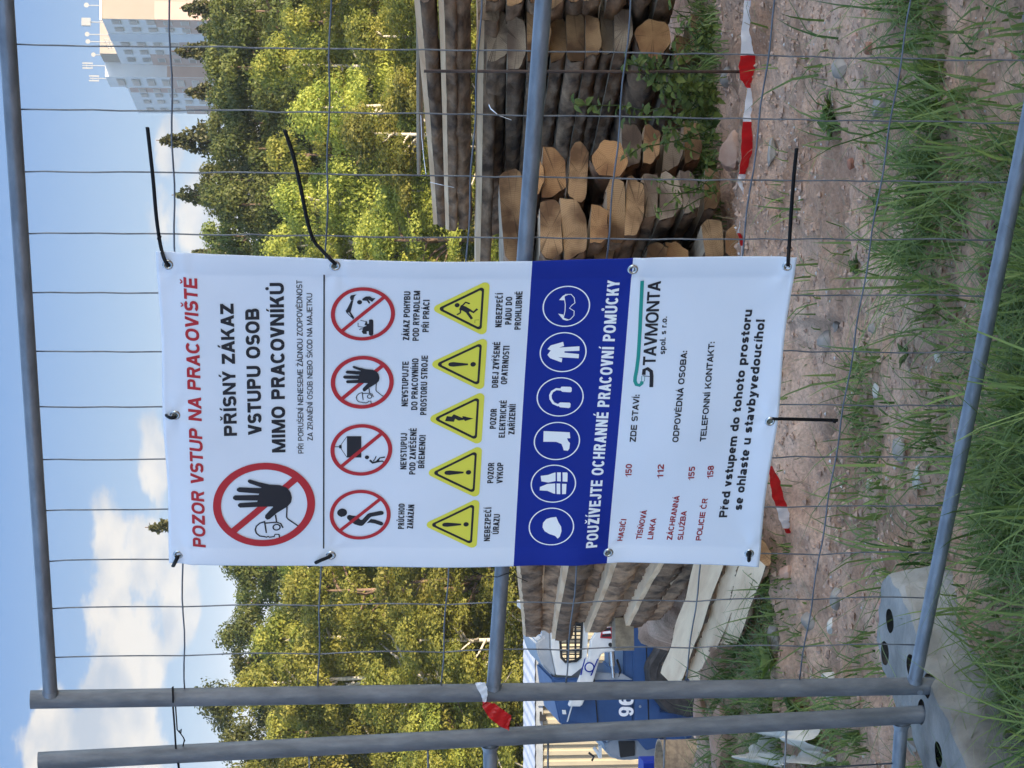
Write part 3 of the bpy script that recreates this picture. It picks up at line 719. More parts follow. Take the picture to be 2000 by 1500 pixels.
def prohibition(x, y, r, w, label):
    s, z, R = cen(x, y, r); wr = w * R / r
    ro = decal('prohibition_sign', *ring_pts(s, z, R - wr, R), 'p_red', .0018, label=label)
    k = (R - wr * .6) * math.sqrt(.5)
    n = 14; a = (s - k, z + k); b = (s + k, z - k)
    bar = stroke([(a[0] + (b[0] - a[0]) * i / n, a[1] + (b[1] - a[1]) * i / n) for i in range(n + 1)], wr * .92)
    return ro, bar, (s, z, R)
def rel(c, pts):   # pictogram points in units of the radius, x right, y up
    s, z, R = c; return [(s + x * R, z + y * R) for x, y in pts]
def sub(o, name, VF, m, lift): return decal(name, *VF, m, lift, o)

# the hand and helmet head, measured on the big sign (image px of the second zoom)
z2 = lambda p: (300 + p[0] / 4.4125, 780 + p[1] / 4.4125)
hand = [(1155, 915), (1060, 970), (1000, 1020), (978, 1024), (960, 1008), (962, 985), (1030, 916), (1025, 912), (905, 912), (745, 917), (728, 905), (726, 890), (742, 877), (893, 870), (896, 858), (705, 855),
        (684, 842), (684, 825), (700, 812), (905, 812), (910, 800), (735, 785), (716, 772), (718, 755), (738, 745), (925, 753), (930, 748), (825, 712), (811, 698), (815, 683), (832, 680), (905, 703), (1000, 725), (1090, 732),
        (1150, 755), (1180, 795), (1192, 840), (1185, 880)]
HC = IM(515.7, 984.6, BO); HR = (IM(416, 984.6, BO)[1] - IM(615.5, 984.6, BO)[1]) / 2
HCZ = (IM(416, 984.6, BO)[1] + IM(615.5, 984.6, BO)[1]) / 2
def to_rel(pts): return [((IM(*z2(p), BO)[0] - HC[0]) / HR, (IM(*z2(p), BO)[1] - HCZ) / HR) for p in pts]
hand_r = to_rel(hand)
head_lines = [to_rel(l) for l in (
    [(972, 1140), (955, 1037)], [(950, 1045), (915, 1055), (885, 1080), (876, 1110), (885, 1140), (915, 1165), (960, 1172), (975, 1178), (985, 1170), (1000, 1178), (1040, 1172), (1045, 1155), (1080, 1155), (1087, 1192)],
    [(958, 1055), (1060, 1050), (1095, 1062), (1115, 1100)], [(1050, 985), (1060, 1050)], [(1150, 918), (1146, 1010), (1160, 1027), (1252, 1092)])]
eye_c = to_rel([(1060, 1093)])[0]
def hand_sign(x, y, r, w, label):
    ro, bar, c = prohibition(x, y, r, w, label)
    sub(ro, 'slash', bar, 'p_red', .0015)
    hp = rel(c, hand_r); sub(ro, 'hand_symbol', (hp, [list(range(len(hp)))]), 'p_black', .0021)
    L_ = [stroke(rel(c, l), c[2] * .028) for l in head_lines]
    e = rel(c, [eye_c])[0]; L_.append(ring_pts(e[0], e[1], c[2] * .055, c[2] * .083, 20))
    sub(ro, 'head_symbol', merge(*L_), 'p_black', .0013)
hand_sign(515.7, 984.6, 99.7, 15.5, 'large red no entry ring with raised black hand')
hand_sign(707.6, 749.3, 61.6, 8.6, 'red ring with raised black hand, in the row of four')
# walking worker
ro, bar, c = prohibition(703.3, 1005.7, 59.5, 7.6, 'red ring over a stooping worker')
zz = lambda x, y: (IM(640 + x / 13.64, 950 + y / 13.64, BO))
W1 = []
W1.append((lambda a, b: disc(a[0], a[1], b, b * 1.0))(zz(385, 708), 10 * U))
def zpoly(L_): q = [zz(*p) for p in L_]; return q, [list(range(len(q)))]
W1.append(zpoly([(375, 590), (395, 600), (400, 640), (395, 815), (350, 825), (340, 810)]))
W1.append(zpoly([(590, 935), (520, 870), (512, 820), (540, 780), (585, 768), (650, 785), (760, 795), (870, 890), (915, 893), (1060, 735), (1110, 710), (1420, 645), (1475, 660), (1495, 700), (1480, 740), (1430, 755), (1170, 805), (1130, 830), (950, 1030), (910, 1050), (850, 1050), (720, 1015)]))
W1.append(zpoly([(1040, 975), (1150, 865), (1260, 880), (1450, 940), (1480, 985), (1460, 1025), (1410, 1035), (1260, 985), (1130, 965)]))
sub(ro, 'worker_symbol', merge(*W1), 'p_black', .0012); sub(ro, 'slash', bar, 'p_red', .0016)
# hanging load
ro, bar, c = prohibition(705.7, 880.5, 60.4, 8, 'red ring over a hanging load')
y4 = lambda x, y: IM(620 + x / 4.5455, 800 + y / 4.5455, BO)
def p4(L_): q = [y4(*p) for p in L_]; return q, [list(range(len(q)))]
W2 = [p4([(262, 245), (390, 245), (390, 432), (262, 432)]), stroke([y4(262, 248), y4(205, 325)], 1.1 * U), stroke([y4(262, 430), y4(205, 348)], 1.1 * U), stroke([y4(150, 337), y4(210, 337)], 1.5 * U),
      p4([(192, 325), (215, 320), (215, 352), (192, 350)]), disc(*y4(440, 430), 4.4 * U),
      stroke([y4(465, 455), y4(490, 478), y4(525, 470), y4(545, 450)], 4.4 * U), stroke([y4(495, 465), y4(510, 445), y4(522, 420)], 2 * U),
      stroke([y4(530, 460), y4(555, 435), y4(600, 427)], 3 * U), stroke([y4(530, 470), y4(575, 462), y4(600, 478)], 3 * U)]
sub(ro, 'hanging_load_symbol', merge(*W2), 'p_black', .0012); sub(ro, 'slash', bar, 'p_red', .0016)
# excavator and worker
ro, bar, c = prohibition(708.7, 613.3, 62.7, 8, 'red ring over an excavator and a fleeing worker')
ze = lambda x, y: IM(640 + x / 11.536, 550 + y / 11.536, BO)
def pe(L_): q = [ze(*p) for p in L_]; return q, [list(range(len(q)))]
W3 = [pe([(650, 280), (600, 330), (575, 420), (520, 415), (500, 350), (520, 305)]), pe([(530, 420), (575, 425), (515, 690), (420, 705), (405, 650), (430, 625)]),
      pe([(480, 690), (515, 685), (600, 820), (570, 860)]), stroke([ze(440, 705), ze(545, 815)], 1.6 * U),
      disc(*ze(718, 460), 4.8 * U), pe([(775, 400), (790, 370), (860, 325), (950, 320), (1000, 360), (1075, 360), (1000, 450), (910, 390), (960, 475), (930, 490), (880, 425), (790, 420)]),
      disc(*ze(1140, 470), 2 * U),
      pe([(930, 870), (975, 855), (1020, 870), (1028, 900), (1028, 1190), (1015, 1225), (975, 1235), (930, 1210), (925, 1130), (880, 1130), (880, 1195), (800, 1195), (765, 1140), (790, 1100), (800, 1040), (880, 1000), (830, 985), (860, 900), (885, 900), (895, 960), (930, 955)]),
      stroke([ze(740, 880), ze(860, 905), ze(855, 985)], 1.4 * U), stroke([ze(685, 940), ze(685, 1020), ze(800, 1040)], 1.4 * U), stroke([ze(800, 1078), ze(740, 1078), ze(715, 1100)], 1.8 * U)]
sub(ro, 'excavator_symbol', merge(*W3), 'p_black', .0012); sub(ro, 'slash', bar, 'p_red', .0016)

def tri(s, zb, H, r):
    """rounded triangle resting on zb, overall height H"""
    a = (H + r) / .866; h = a * .866; pts = []      # sharp triangle height = H + r (the tip is cut by r)
    C = [(s, zb + h - 2 * r), (s - a / 2 + r * 1.732, zb + r), (s + a / 2 - r * 1.732, zb + r)]
    for (cx, cz), a0 in zip(C, (30, 150, 270)):
        for k in range(9):
            t = math.radians(a0 + 120 * k / 8); pts.append((cx + r * math.cos(t), cz + r * math.sin(t)))
    return pts
def warn(apex, ca, cb, label, sym):
    sa, za = IM(*apex, BO); s1, z1 = IM(*ca, BO); s2, z2_ = IM(*cb, BO)
    s = sa; zb = (z1 + z2_) / 2; H = za - zb; s = (s1 + s2) / 2 * .7 + sa * .3
    o = decal('warning_triangle', tri(s, zb, H, H * .09), [list(range(27))], 'p_yellow', .0009, label=label)
    A = tri(s, zb + H * .095, H * .80, H * .055); Bq = tri(s, zb + H * .095 + H * .042, H * .80 - H * .112, H * .03)
    V = A + Bq; Fc = [(i, (i + 1) % 27, 27 + (i + 1) % 27, 27 + i) for i in range(27)]
    decal('border', V, Fc, 'p_black', .0013, o)
    q = lambda x, y: (s + x * H, zb + y * H)
    if sym == '!':
        pts = [q(-.045, .66), q(-.052, .60), q(-.018, .33), q(.018, .33), q(.052, .60), q(.045, .66), q(.03, .69), q(0, .70), q(-.03, .69)]
        VF = merge((pts, [list(range(9))]), disc(*q(0, .235), .052 * H))
    elif sym == 'z':
        pts = [q(-.05, .72), q(.06, .69), q(.045, .60), q(.10, .56), q(.02, .40), q(.045, .33), q(.055, .40), q(0, .18), q(-.055, .34), q(-.025, .36), q(-.045, .46), q(.0, .53), q(-.07, .55)]
        VF = (pts, [list(range(13))])
    else:
        ra = lambda x, y: IM(620 + x / 4.5455, 480 + y / 4.5455, BO)
        VF = merge(disc(*ra(1240, 525), 4.8 * U), stroke([ra(1265, 545), ra(1300, 555), ra(1350, 585)], 11 * U), stroke([ra(1285, 530), ra(1315, 500), ra(1352, 512)], 3.2 * U),
                   stroke([ra(1272, 560), ra(1268, 595), ra(1238, 612)], 3.2 * U), stroke([ra(1340, 565), ra(1385, 590), ra(1420, 560)], 4.6 * U), stroke([ra(1330, 590), ra(1372, 650)], 5.2 * U),
                   stroke([ra(1398, 688), ra(1398, 660), ra(1435, 658)], .8 * U))
    decal('symbol', *VF, 'p_black', .0014, o)
warn((847.7, 600.3), (955.5, 550), (951, 657), 'yellow triangle with a stumbling figure', 'run')
warn((844.4, 712.8), (951, 660), (946.7, 766.7), 'yellow triangle with exclamation mark beside the stumbling figure', '!')
warn((840.7, 819.4), (945.6, 769.3), (942.3, 871.5), 'yellow triangle with a lightning bolt', 'z')
warn((837.4, 922), (941.2, 874), (936.8, 972.7), 'yellow triangle with exclamation mark left of the lightning bolt', '!')
warn((833.4, 1020), (936, 975), (931.3, 1073.5), 'leftmost yellow triangle with exclamation mark', '!')

# protective gear circles
z5 = lambda x, y: IM(1000 + x / 3.448, 480 + y / 3.448, BO)
z6 = lambda x, y: IM(1000 + x / 3.448, 790 + y / 3.448, BO)
def gear(x, y, r, label, parts):
    s, z, R = cen(x, y, r); o = decal('gear_circle', *ring_pts(s, z, R - 2.4 * U, R), 'p_white', .0009, label=label)
    decal('symbol', *merge(*[p for p in parts if p]), 'p_white', .0010, o); return o
def pf(fn, L_): q = [fn(*p) for p in L_]; return q, [list(range(len(q)))]
gear(1106.4, 600, 46.4, 'white circle with safety goggles', [
    stroke([z5(*p) for p in [(345, 500), (358, 445), (360, 400), (352, 350), (360, 332), (400, 332), (420, 355), (425, 390), (405, 405), (388, 425), (420, 445), (418, 475), (395, 500), (370, 508), (345, 500)]], 1.6 * U),
    pf(z5, [(318, 370), (345, 340), (385, 332), (350, 348), (352, 372)]), pf(z5, [(312, 462), (345, 468), (350, 490), (388, 505), (345, 503)])])
gear(1100.2, 689.8, 45.7, 'white circle with overalls', [pf(z5, [(262, 712), (240, 702), (262, 678), (345, 653), (352, 680), (318, 692), (455, 682), (455, 712), (355, 717), (355, 726), (452, 734), (450, 762), (312, 757), (340, 765), (335, 792), (258, 765), (240, 742)])])
gear(1094.4, 777.5, 45.7, 'white circle with ear defenders', [
    stroke([z5(*p) for p in [(330, 975), (300, 973), (272, 990), (260, 1015), (262, 1040), (280, 1068), (315, 1083)]], 5 * U),
    pf(z5, [(335, 955), (395, 955), (403, 962), (403, 985), (395, 992), (340, 990), (328, 980), (328, 965)]), pf(z5, [(325, 1062), (388, 1062), (396, 1070), (394, 1092), (385, 1099), (325, 1095), (312, 1085), (314, 1070)])])
gear(1088.2, 864.3, 45, 'white circle with rubber boot', [pf(z6, [(215, 190), (390, 195), (394, 235), (372, 236), (380, 255), (392, 268), (388, 305), (378, 320), (350, 318), (345, 300), (335, 275), (300, 262), (213, 262)])])
gear(1081.2, 947.2, 44.1, 'white circle with reflective vest', [
    pf(z6, [(195, 492), (245, 485), (290, 468), (295, 468), (295, 525), (245, 535), (200, 528)]), pf(z6, [(305, 467), (330, 466), (330, 526), (305, 525)]), pf(z6, [(342, 466), (372, 465), (376, 472), (374, 526), (342, 526)]),
    pf(z6, [(190, 565), (240, 545), (292, 540), (292, 608), (280, 606), (240, 590), (188, 588)]), pf(z6, [(302, 540), (326, 540), (326, 609), (302, 609)]), pf(z6, [(338, 541), (368, 541), (364, 606), (338, 609)])])
gear(1076.8, 1028.8, 44, 'white circle with hard hat', [pf(z6, [(298, 758), (312, 792), (330, 820), (333, 848), (322, 885), (308, 900), (290, 883), (250, 872), (220, 855), (206, 830), (210, 800), (232, 775), (260, 765)])])
# black seam rule and company mark
decal('printed_rule', *stroke([(IM(633, 503, BO)[0] + (IM(632, 1103, BO)[0] - IM(633, 503, BO)[0]) * k / 40, IM(633, 503, BO)[1] + (IM(632, 1103, BO)[1] - IM(633, 503, BO)[1]) * k / 40) for k in range(41)], 2.8 * U), 'p_black', .0009)
L_ = [z5(*p) for p in [(878, 240), (862, 560), (850, 740), (838, 830), (828, 880), (826, 905), (836, 928), (856, 932), (872, 918), (872, 905)]]
decal('company_mark', *stroke(L_, 7.2 * U), 'p_green', .0010, label='green hooked bar of the company mark')
decal('company_mark', *merge(stroke([z5(*p) for p in [(885, 862), (888, 830), (910, 820), (935, 838), (938, 870), (935, 942)]], 7.5 * U), stroke([z5(878, 868), z5(925, 872)], 1.4 * U)), 'p_black', .0010, label='black initial letter of the company mark')
decal('company_mark', *merge(stroke([z5(872, 868), z5(870, 905)], 1.2 * U), stroke([z5(892, 872), z5(889, 905)], 1.2 * U)), 'p_green', .0011)

# eyelets
GR = [(328, 518), (654, 517), (1236, 527), (1538, 520), (342, 813), (1502, 817), (348, 1085), (646, 1085), (1188, 1079), (1463, 1079)]
gsz = []
M['hole'] = mat('eyelet_gap', (.10, .11, .09), rough=.9)
for x, y in GR:
    s, z = IM(x, y, BO); gsz.append((s, z)); V = []; Fc = []
    prof = [(.0054, .0012), (.0058, .0028), (.0078, .0034), (.0100, .0028), (.0112, .0012)]
    n = 28
    for k in range(n):
        a = 2 * math.pi * k / n
        for r, h in prof: V.append(B(s + r * math.cos(a), z + r * math.sin(a)) * 0 + FP(s + r * math.cos(a), z + r * math.sin(a), BO + bwave(s, z) + h))
    m_ = len(prof)
    for k in range(n):
        for j in range(m_ - 1):
            a = k * m_ + j; b = ((k + 1) % n) * m_ + j; Fc.append((a, b, b + 1, a + 1))
    o = mesh('eyelet', local(banner, V), Fc, M['brass'], banner, True)
    d_, f_ = disc(s, z, .0056, n=20); decal('eyelet_hole', d_, f_, 'hole', .0014)

# ------------------------------------------------------------------ cable ties
def tie(pts, label, w=.0042, head=None):
    """pts: (x, y, off) photo pixels and distance in front of the fence"""
    ws = [FP(*IM(x, y, o), o) for x, y, o in pts]
    # smooth the polyline
    sm = []
    for i in range(len(ws) - 1):
        a = ws[max(i - 1, 0)]; b = ws[i]; c = ws[i + 1]; d = ws[min(i + 2, len(ws) - 1)]
        for k in range(6):
            t = k / 6; sm.append(.5 * ((2 * b) + (c - a) * t + (2 * a - 5 * b + 4 * c - d) * t * t + (3 * b - a - 3 * c + d) * t ** 3))
    sm.append(ws[-1])
    root = empty('cable_tie', sm[0]); tag(root, label, 'cable tie', 'black cable ties holding the banner')
    b = MB(); b.tube(sm, w * .55, 8, flat=.55, updir=FN.copy()); b.build('strap', M['tie'], root, True)
    if head is not None:
        p = FP(*IM(head[0], head[1], head[2]), head[2]); q = MB(); q.box(p, (.0072, .0065, .0072), Matrix.Rotation(-TH, 3, 'Z') @ Matrix.Rotation(.3, 3, 'Y')); q.build('tie_head', M['tie'], root)
    return root
tie([(330, 520, .045), (322, 508, .047), (316, 490, .03), (311, 465, .02), (305, 420, .03), (299, 350, .04), (292, 285, .045), (288, 249, .05)], 'long cable tie end standing straight up from the top right corner eyelet', .0072, (311, 464, .024))
tie([(656, 516, .045), (645, 506, .045), (628, 488, .03), (612, 468, .02), (600, 430, .03), (588, 370, .04), (573, 305, .045), (556, 254, .05)], 'long curved cable tie end rising beside the wood from the second right eyelet', .0072, (611, 467, .024))
tie([(1539, 520, .045), (1540, 500, .04), (1542, 470, .02), (1545, 420, .03), (1550, 350, .04), (1556, 290, .05)], 'long cable tie end over bare soil at the lower right corner eyelet', .0072, (1541, 484, .024))
tie([(1504, 818, .045), (1520, 818, .045), (1560, 819, .03), (1600, 820, .02), (1636, 821, .012)], 'taut cable tie from the bottom middle eyelet down to a horizontal wire', .0080, (1630, 822, .018))
tie([(344, 814, .045), (338, 816, .048), (330, 815, .044), (321, 809, .015)], 'short cable tie looped over the top middle eyelet', .008)
tie([(348, 1085, .045), (345, 1092, .048), (341, 1100, .035), (338, 1106, .01)], 'short cable tie at the top left corner eyelet', .008)
tie([(648, 1083, .045), (642, 1088, .048), (625, 1095, .045), (603, 1106, .01)], 'slanting cable tie at the second left eyelet across the printed line', .0082)
tie([(1463, 1076, .045), (1463, 1085, .047), (1463, 1102, .03)], 'short cable tie at the bottom left corner eyelet', .0078)

# ------------------------------------------------------------------ sawn timber
def D_of(u, v): return px_dir(u, v).normalized()
D_R = D_of(300, 950); D_L = D_of(230, 960); D_M = D_of(-43, 1036)
def slab(name, label, group, near, D, length, outline, end, wood='sawn', seed=0, round_ends=True, taper=.9, twist=0.0):
    """near: middle of the near end; outline: list of (x, z, is_bark) round the section, counter-clockwise seen from the viewer side"""
    rs = random.Random(seed)
    o = bpy.data.objects.new(name, None)
    n = len(outline); segs = 16
    ax = D.normalized(); sx = Vector((0, 0, 1)).cross(ax) * -1; sx = Vector((ax.y, -ax.x, 0)).normalized(); sz = sx.cross(ax)
    Rm = Matrix((sx, ax, sz)).transposed()
    if twist: Rm = Rm @ Matrix.Rotation(twist, 3, 'Y')
    V = []
    cut = rs.uniform(-.28, .28)
    for i in range(segs + 1):
        q = i / segs; y = q * length; k = 1 - (1 - taper) * q
        for j, (x, z, bk) in enumerate(outline):
            r = 0.0
            if bk: r = .004 * (math.sin(y * 7 + j * .9 + seed) + math.sin(j * 1.7 + seed * 3)) + rs.uniform(-.0012, .0012)
            edge = 1 + r / max(.02, math.hypot(x, z))
            V.append((x * k * edge + .006 * math.sin(y * 1.1 + seed), y + (cut * x if i in (0, segs) else 0), z * k * edge + .005 * math.sin(y * .9 + seed * 2)))
    wf = []; bf = []
    for i in range(segs):
        for j in range(n):
            j2 = (j + 1) % n; q = (i * n + j, (i + 1) * n + j, (i + 1) * n + j2, i * n + j2)
            (bf if outline[j][2] and outline[j2][2] else wf).append(q)
    ends = [tuple(range(n)), tuple(range(segs * n + n - 1, segs * n - 1, -1))]
    me = bpy.data.meshes.new(name); me.from_pydata(V, [], wf + ends); me.materials.append(M[wood]); me.materials.append(M[end])
    me.polygons.foreach_set('material_index', [0] * len(wf) + [1, 1]); me.update()
    bm = bmesh.new(); bm.from_mesh(me); bmesh.ops.delete(bm, geom=[v for v in bm.verts if not v.link_faces], context='VERTS'); bm.to_mesh(me); bm.free()
    ob = bpy.data.objects.new(name, me); COL.objects.link(ob); bpy.data.objects.remove(o)
    ob.matrix_world = Matrix.Translation(near) @ Rm.to_4x4()
    tag(ob, label, 'timber slab', group, 'thing')
    if bf:
        me2 = bpy.data.meshes.new('bark'); me2.from_pydata(V, [], bf); me2.materials.append(M['bark']); me2.update()
        bb = bpy.data.objects.new('bark', me2); COL.objects.link(bb); bb.parent = ob
        bm = bmesh.new(); bm.from_mesh(me2); bmesh.ops.delete(bm, geom=[v for v in bm.verts if not v.link_faces], context='VERTS')
        bmesh.ops.subdivide_edges(bm, edges=[e for e in bm.edges if abs(e.verts[0].co.y - e.verts[1].co.y) > .1], cuts=5); bmesh.ops.triangulate(bm, faces=[f for f in bm.faces if len(f.verts) > 4])
        for v in bm.verts:
            f = .0055 * (math.sin(v.co.y * 37 + v.co.x * 60) * math.sin(v.co.y * 11 + seed) + math.sin(v.co.y * 19 + v.co.z * 90 + seed)) * .6 + rs.uniform(-.0035, .0045)
            r = math.hypot(v.co.x, v.co.z) or 1; v.co.x *= 1 + f / r; v.co.z *= 1 + f / r
        bm.to_mesh(me2); bm.free(); me2.polygons.foreach_set('use_smooth', [True] * len(me2.polygons))
    return ob
def o_half(w, h, n=15):      # flat side up, rounded bark below
    p = [(w / 2, h / 2, True), (-w / 2, h / 2, True)]
    q = []
    for k in range(1, n):
        a = math.pi + math.pi * k / n; ca = math.cos(a); q.append((w / 2 * math.copysign(abs(ca) ** .62, ca), h / 2 - h * abs(math.sin(a)) ** .9, True))
    return [(w / 2, h / 2, True), (0, h / 2 + .001, False), (-w / 2, h / 2, True)] + q
def o_cant(w, h, n=6):      # flat above and below, rounded sides
    L = [(w * .34, h / 2, True), (0, h / 2, False), (-w * .34, h / 2, True)]
    for k in range(1, n): a = math.pi / 2 + math.pi * k / n; L.append((-w * .34 + w * .16 * math.cos(a), h / 2 * math.sin(a), True))
    L += [(-w * .34, -h / 2, True), (0, -h / 2, False), (w * .34, -h / 2, True)]
    for k in range(1, n): a = -math.pi / 2 + math.pi * k / n; L.append((w * .34 + w * .16 * math.cos(a), h / 2 * math.sin(a), True))
    return L
def o_round(w, h, n=22):
    return [(w / 2 * math.cos(2 * math.pi * k / n + .2), h / 2 * math.sin(2 * math.pi * k / n + .2), k != n * 3 // 4) for k in range(n)]
def o_edged(w, h, e=.30):     # slab with a sawn edge: pale strip along the upper side, steep bark beneath
    L = [(w / 2, h / 2, True), (0, h / 2 + .001, False), (-w / 2 * .97, h / 2, False), (-w / 2, h / 2 - e * h, True)]
    for x, z in ((-.53, .02), (-.54, -.18), (-.51, -.34), (-.45, -.46), (-.3, -.5), (.3, -.5), (.46, -.36), (.52, 0)): L.append((w * x, h * z, True))
    return L
def o_board(w, h):
    return [(w / 2, h / 2, False), (-w / 2, h / 2, False), (-w / 2 * 1.06, 0, False), (-w / 2, -h / 2, False), (w / 2, -h / 2, False), (w / 2 * 1.06, 0, False)]
def by_box(u0, u1, v0, v1, Y, D, kind, L_, label, group, end='end_tan', wood='sawn_grey', seed=0, taper=.92, twist=0.0):
    c = P((u0 + u1) / 2, (v0 + v1) / 2, Y); w = (u1 - u0) / F * Y * 1.0; h = (v1 - v0) / F * Y
    ol = dict(half=o_half, cant=o_cant, round=o_round, board=o_board)[kind](w, h)
    return slab('sawn_timber', label, group, c, D, L_, ol, end, wood, seed, True, taper, twist)

# right-hand stack: one near column of ends, slabs running away to the left
GR_ = 'slabs of the right-hand timber stack'
rows = [(1380, 1486, 950, 993, 'half', 4.3, 'grey'), (1366, 1476, 993, 1030, 'half', 4.0, 'grey'), (1382, 1482, 1028, 1073, 'half', 4.0, 'tan'), (1377, 1478, 1074, 1107, 'half', 4.0, 'tan'),
        (1375, 1477, 1109, 1144, 'cant', 4.0, 'tan'), (1386, 1467, 1143, 1174, 'half', 3.9, 'tan'), (1390, 1480, 1172, 1202, 'half', 3.6, 'grey'), (1398, 1492, 1202, 1238, 'half', 3.9, 'grey'),
        (1389, 1468, 1241, 1310, 'round', 4.0, 'orange'), (1374, 1432, 1315, 1354, 'half', 3.8, 'tan'), (1400, 1470, 1352, 1388, 'half', 3.8, 'tan')]
names = ['topmost', 'second', 'third', 'fourth', 'fifth', 'sixth', 'seventh', 'eighth', 'ninth', 'tenth', 'lowest']
for i, (u0, u1, v0, v1, k, l, e) in enumerate(rows):
    by_box(u0, u1, v0, v1, 9.0 - .05 * (i % 3), D_R, k, l, 'timber with its sawn end in view, %s from the top of the right stack' % names[i] if i else 'topmost sawn end of the right-hand timber stack', GR_, 'end_' + e, 'sawn_grey', i + 3, .94)
for i, (u0, u1, v0, v1, k) in enumerate([(1492, 1590, 945, 985, 'half'), (1488, 1592, 990, 1028, 'half'), (1497, 1600, 1030, 1065, 'cant'), (1490, 1600, 1067, 1105, 'half'), (1494, 1580, 1106, 1140, 'cant'), (1496, 1590, 1142, 1180, 'half'), (1494, 1590, 1182, 1226, 'half'), (1500, 1600, 1228, 1282, 'round'), (1500, 1600, 1286, 1330, 'half')]):
    by_box(u0, u1, v0, v1, 8.75, D_R, k, 4.0, 'timber end cut by the picture edge, %s from the top beside the right stack' % (['first'] + names[1:])[i], 'slabs of the stack at the picture edge', 'end_tan', 'sawn_grey', i + 40, .94)
# long bark slabs lying across the top of it
def long_slab(ua, va, ub, vb, h, w, label, seed, Ya=8.3, Yb=11.6, kind='half', wood='sawn', off=0):
    a = P(ua, va + off, Ya); b = P(ub, vb + off, Yb); D = b - a
    return slab('sawn_timber', label, 'long bark slabs on top of the right stack', a, D, D.length, dict(half=o_half, cant=o_cant, board=o_board, edged=o_edged)[kind](w, h), 'end_grey', wood, seed, True, .93)
long_slab(1560, 829, 1096, 858, .075, .22, 'uppermost bark slab with a pale sawn edge', 61, kind='edged')
long_slab(1560, 871, 1083, 884, .07, .20, 'second long bark slab below the uppermost one', 62, kind='edged')
long_slab(1560, 900, 1088, 908, .075, .20, 'third long bark slab, lying just above the thick pale slab', 63)
long_slab(1508, 955, 1000, 940, .085, .22, 'thick pale slab, its broad sawn face showing under the bark slabs', 64, 8.9, 11.9, 'edged')
long_slab(1570, 814, 1190, 818, .02, .18, 'thin board on the very top of the right stack', 65, 9.2, 11.6, 'board', 'sawn_grey')
long_slab(1580, 821, 1240, 826, .02, .16, 'thin grey board under the very top one', 66, 9.1, 11.3, 'board', 'sawn_grey')

# middle stack: ends facing the lens between the right stack and the banner
GL = 'slabs of the stack beside the banner'
mid = [(993, 1175, 978, 1026, 'cant', 8.25, 'tan', 'broad tan slab end half hidden by the middle rail'), (1113, 1209, 1027, 1058, 'half', 8.3, 'orange', 'upper half of a split round log'),
       (1113, 1209, 1060, 1108, 'half', 8.3, 'orange', 'lower half of the split round log'), (1101, 1220, 1112, 1150, 'cant', 8.3, 'tan', 'squared timber with pale upper face right of the split log'),
       (1149, 1225, 1153, 1224, 'round', 8.15, 'orange', 'round orange log end crossed by a fence wire'), (1176, 1262, 1215, 1256, 'half', 8.5, 'grey', 'pale half round slab right of the round log'),
       (1180, 1262, 1258, 1292, 'half', 8.5, 'tan', 'half round slab behind the weeds'), (1170, 1255, 1294, 1332, 'half', 8.5, 'grey', 'lower half round slab behind the weeds'), (993, 1113, 1054, 1098, 'cant', 8.0, 'tan', 'upper half of the big squared timber with a long check'),
       (993, 1110, 1100, 1150, 'half', 8.0, 'tan', 'lower half of the big squared timber with a long check'), (1020, 1096, 1150, 1188, 'half', 8.0, 'orange', 'small half round slab under the big squared timber'),
       (1026, 1150, 1184, 1222, 'cant', 8.05, 'tan', 'upper piece of the wide pair of timbers'), (1040, 1160, 1224, 1262, 'half', 8.05, 'tan', 'lower piece of the wide pair of timbers'),
       (1074, 1170, 1250, 1284, 'cant', 8.1, 'grey', 'squared slab with a pale streak below the wide pair'), (1070, 1165, 1287, 1330, 'half', 8.1, 'grey', 'grey half round slab above the lowest ones'),
       (1080, 1167, 1334, 1370, 'half', 8.1, 'grey', 'greyish half round slab near the foot of the stack'), (1085, 1168, 1374, 1408, 'half', 8.15, 'tan', 'reddish slab at the right foot of the stack'),
       (993, 1070, 1370, 1412, 'cant', 7.95, 'tan', 'short squared timber standing out at the foot of the stack'), (1000, 1060, 1418, 1454, 'cant', 7.95, 'orange', 'lowest squared timber beside the caution tape'),
       (990, 1024, 1160, 1200, 'half', 8.2, 'tan', 'slab end just showing past the banner edge'), (960, 1028, 1258, 1300, 'cant', 8.25, 'tan', 'dark slab end beside the banner edge'), (960, 1026, 1304, 1350, 'half', 8.25, 'orange', 'reddish dark slab end beside the banner edge'),
       (1180, 1260, 1336, 1372, 'half', 8.5, 'tan', 'slab low behind the weeds'), (880, 985, 1040, 1090, 'half', 8.1, 'tan', 'slab hidden behind the banner edge'), (880, 985, 1094, 1150, 'cant', 8.1, 'tan', 'timber hidden behind the banner edge'), (880, 950, 1180, 1400, 'round', 8.3, 'tan', 'thick log hidden behind the banner')]
for i, (u0, u1, v0, v1, k, Y, e, lab) in enumerate(mid[:-1]):
    by_box(u0, u1, v0 + 1, v1 - 1, Y, D_L, k, 3.0 + (i % 3) * .2, lab, GL, 'end_' + e, 'sawn_grey', i + 80, .92, random.uniform(-.08, .08))
# wire straps round the long slabs
def strap(pts, label):
    b = MB(); b.tube([P(*p) for p in pts], .0035, 5, flat=.4); o = b.build('strap', M['p_white']); tag(o, label, 'strapping'); return o
strap([(1295, 955, 8.35), (1288, 958, 8.3), (1275, 973, 8.3), (1266, 998, 8.35)], 'loose white strapping band over the bark below the pale slab')
strap([(1275, 822, 8.9), (1230, 824, 8.9), (1190, 828, 8.85), (1160, 832, 8.8)], 'white strapping band along the thin top boards')
strap([(1144, 840, 9.2), (1139, 862, 9.2), (1134, 886, 9.25)], 'white strapping band end across the bark slabs near their left ends')

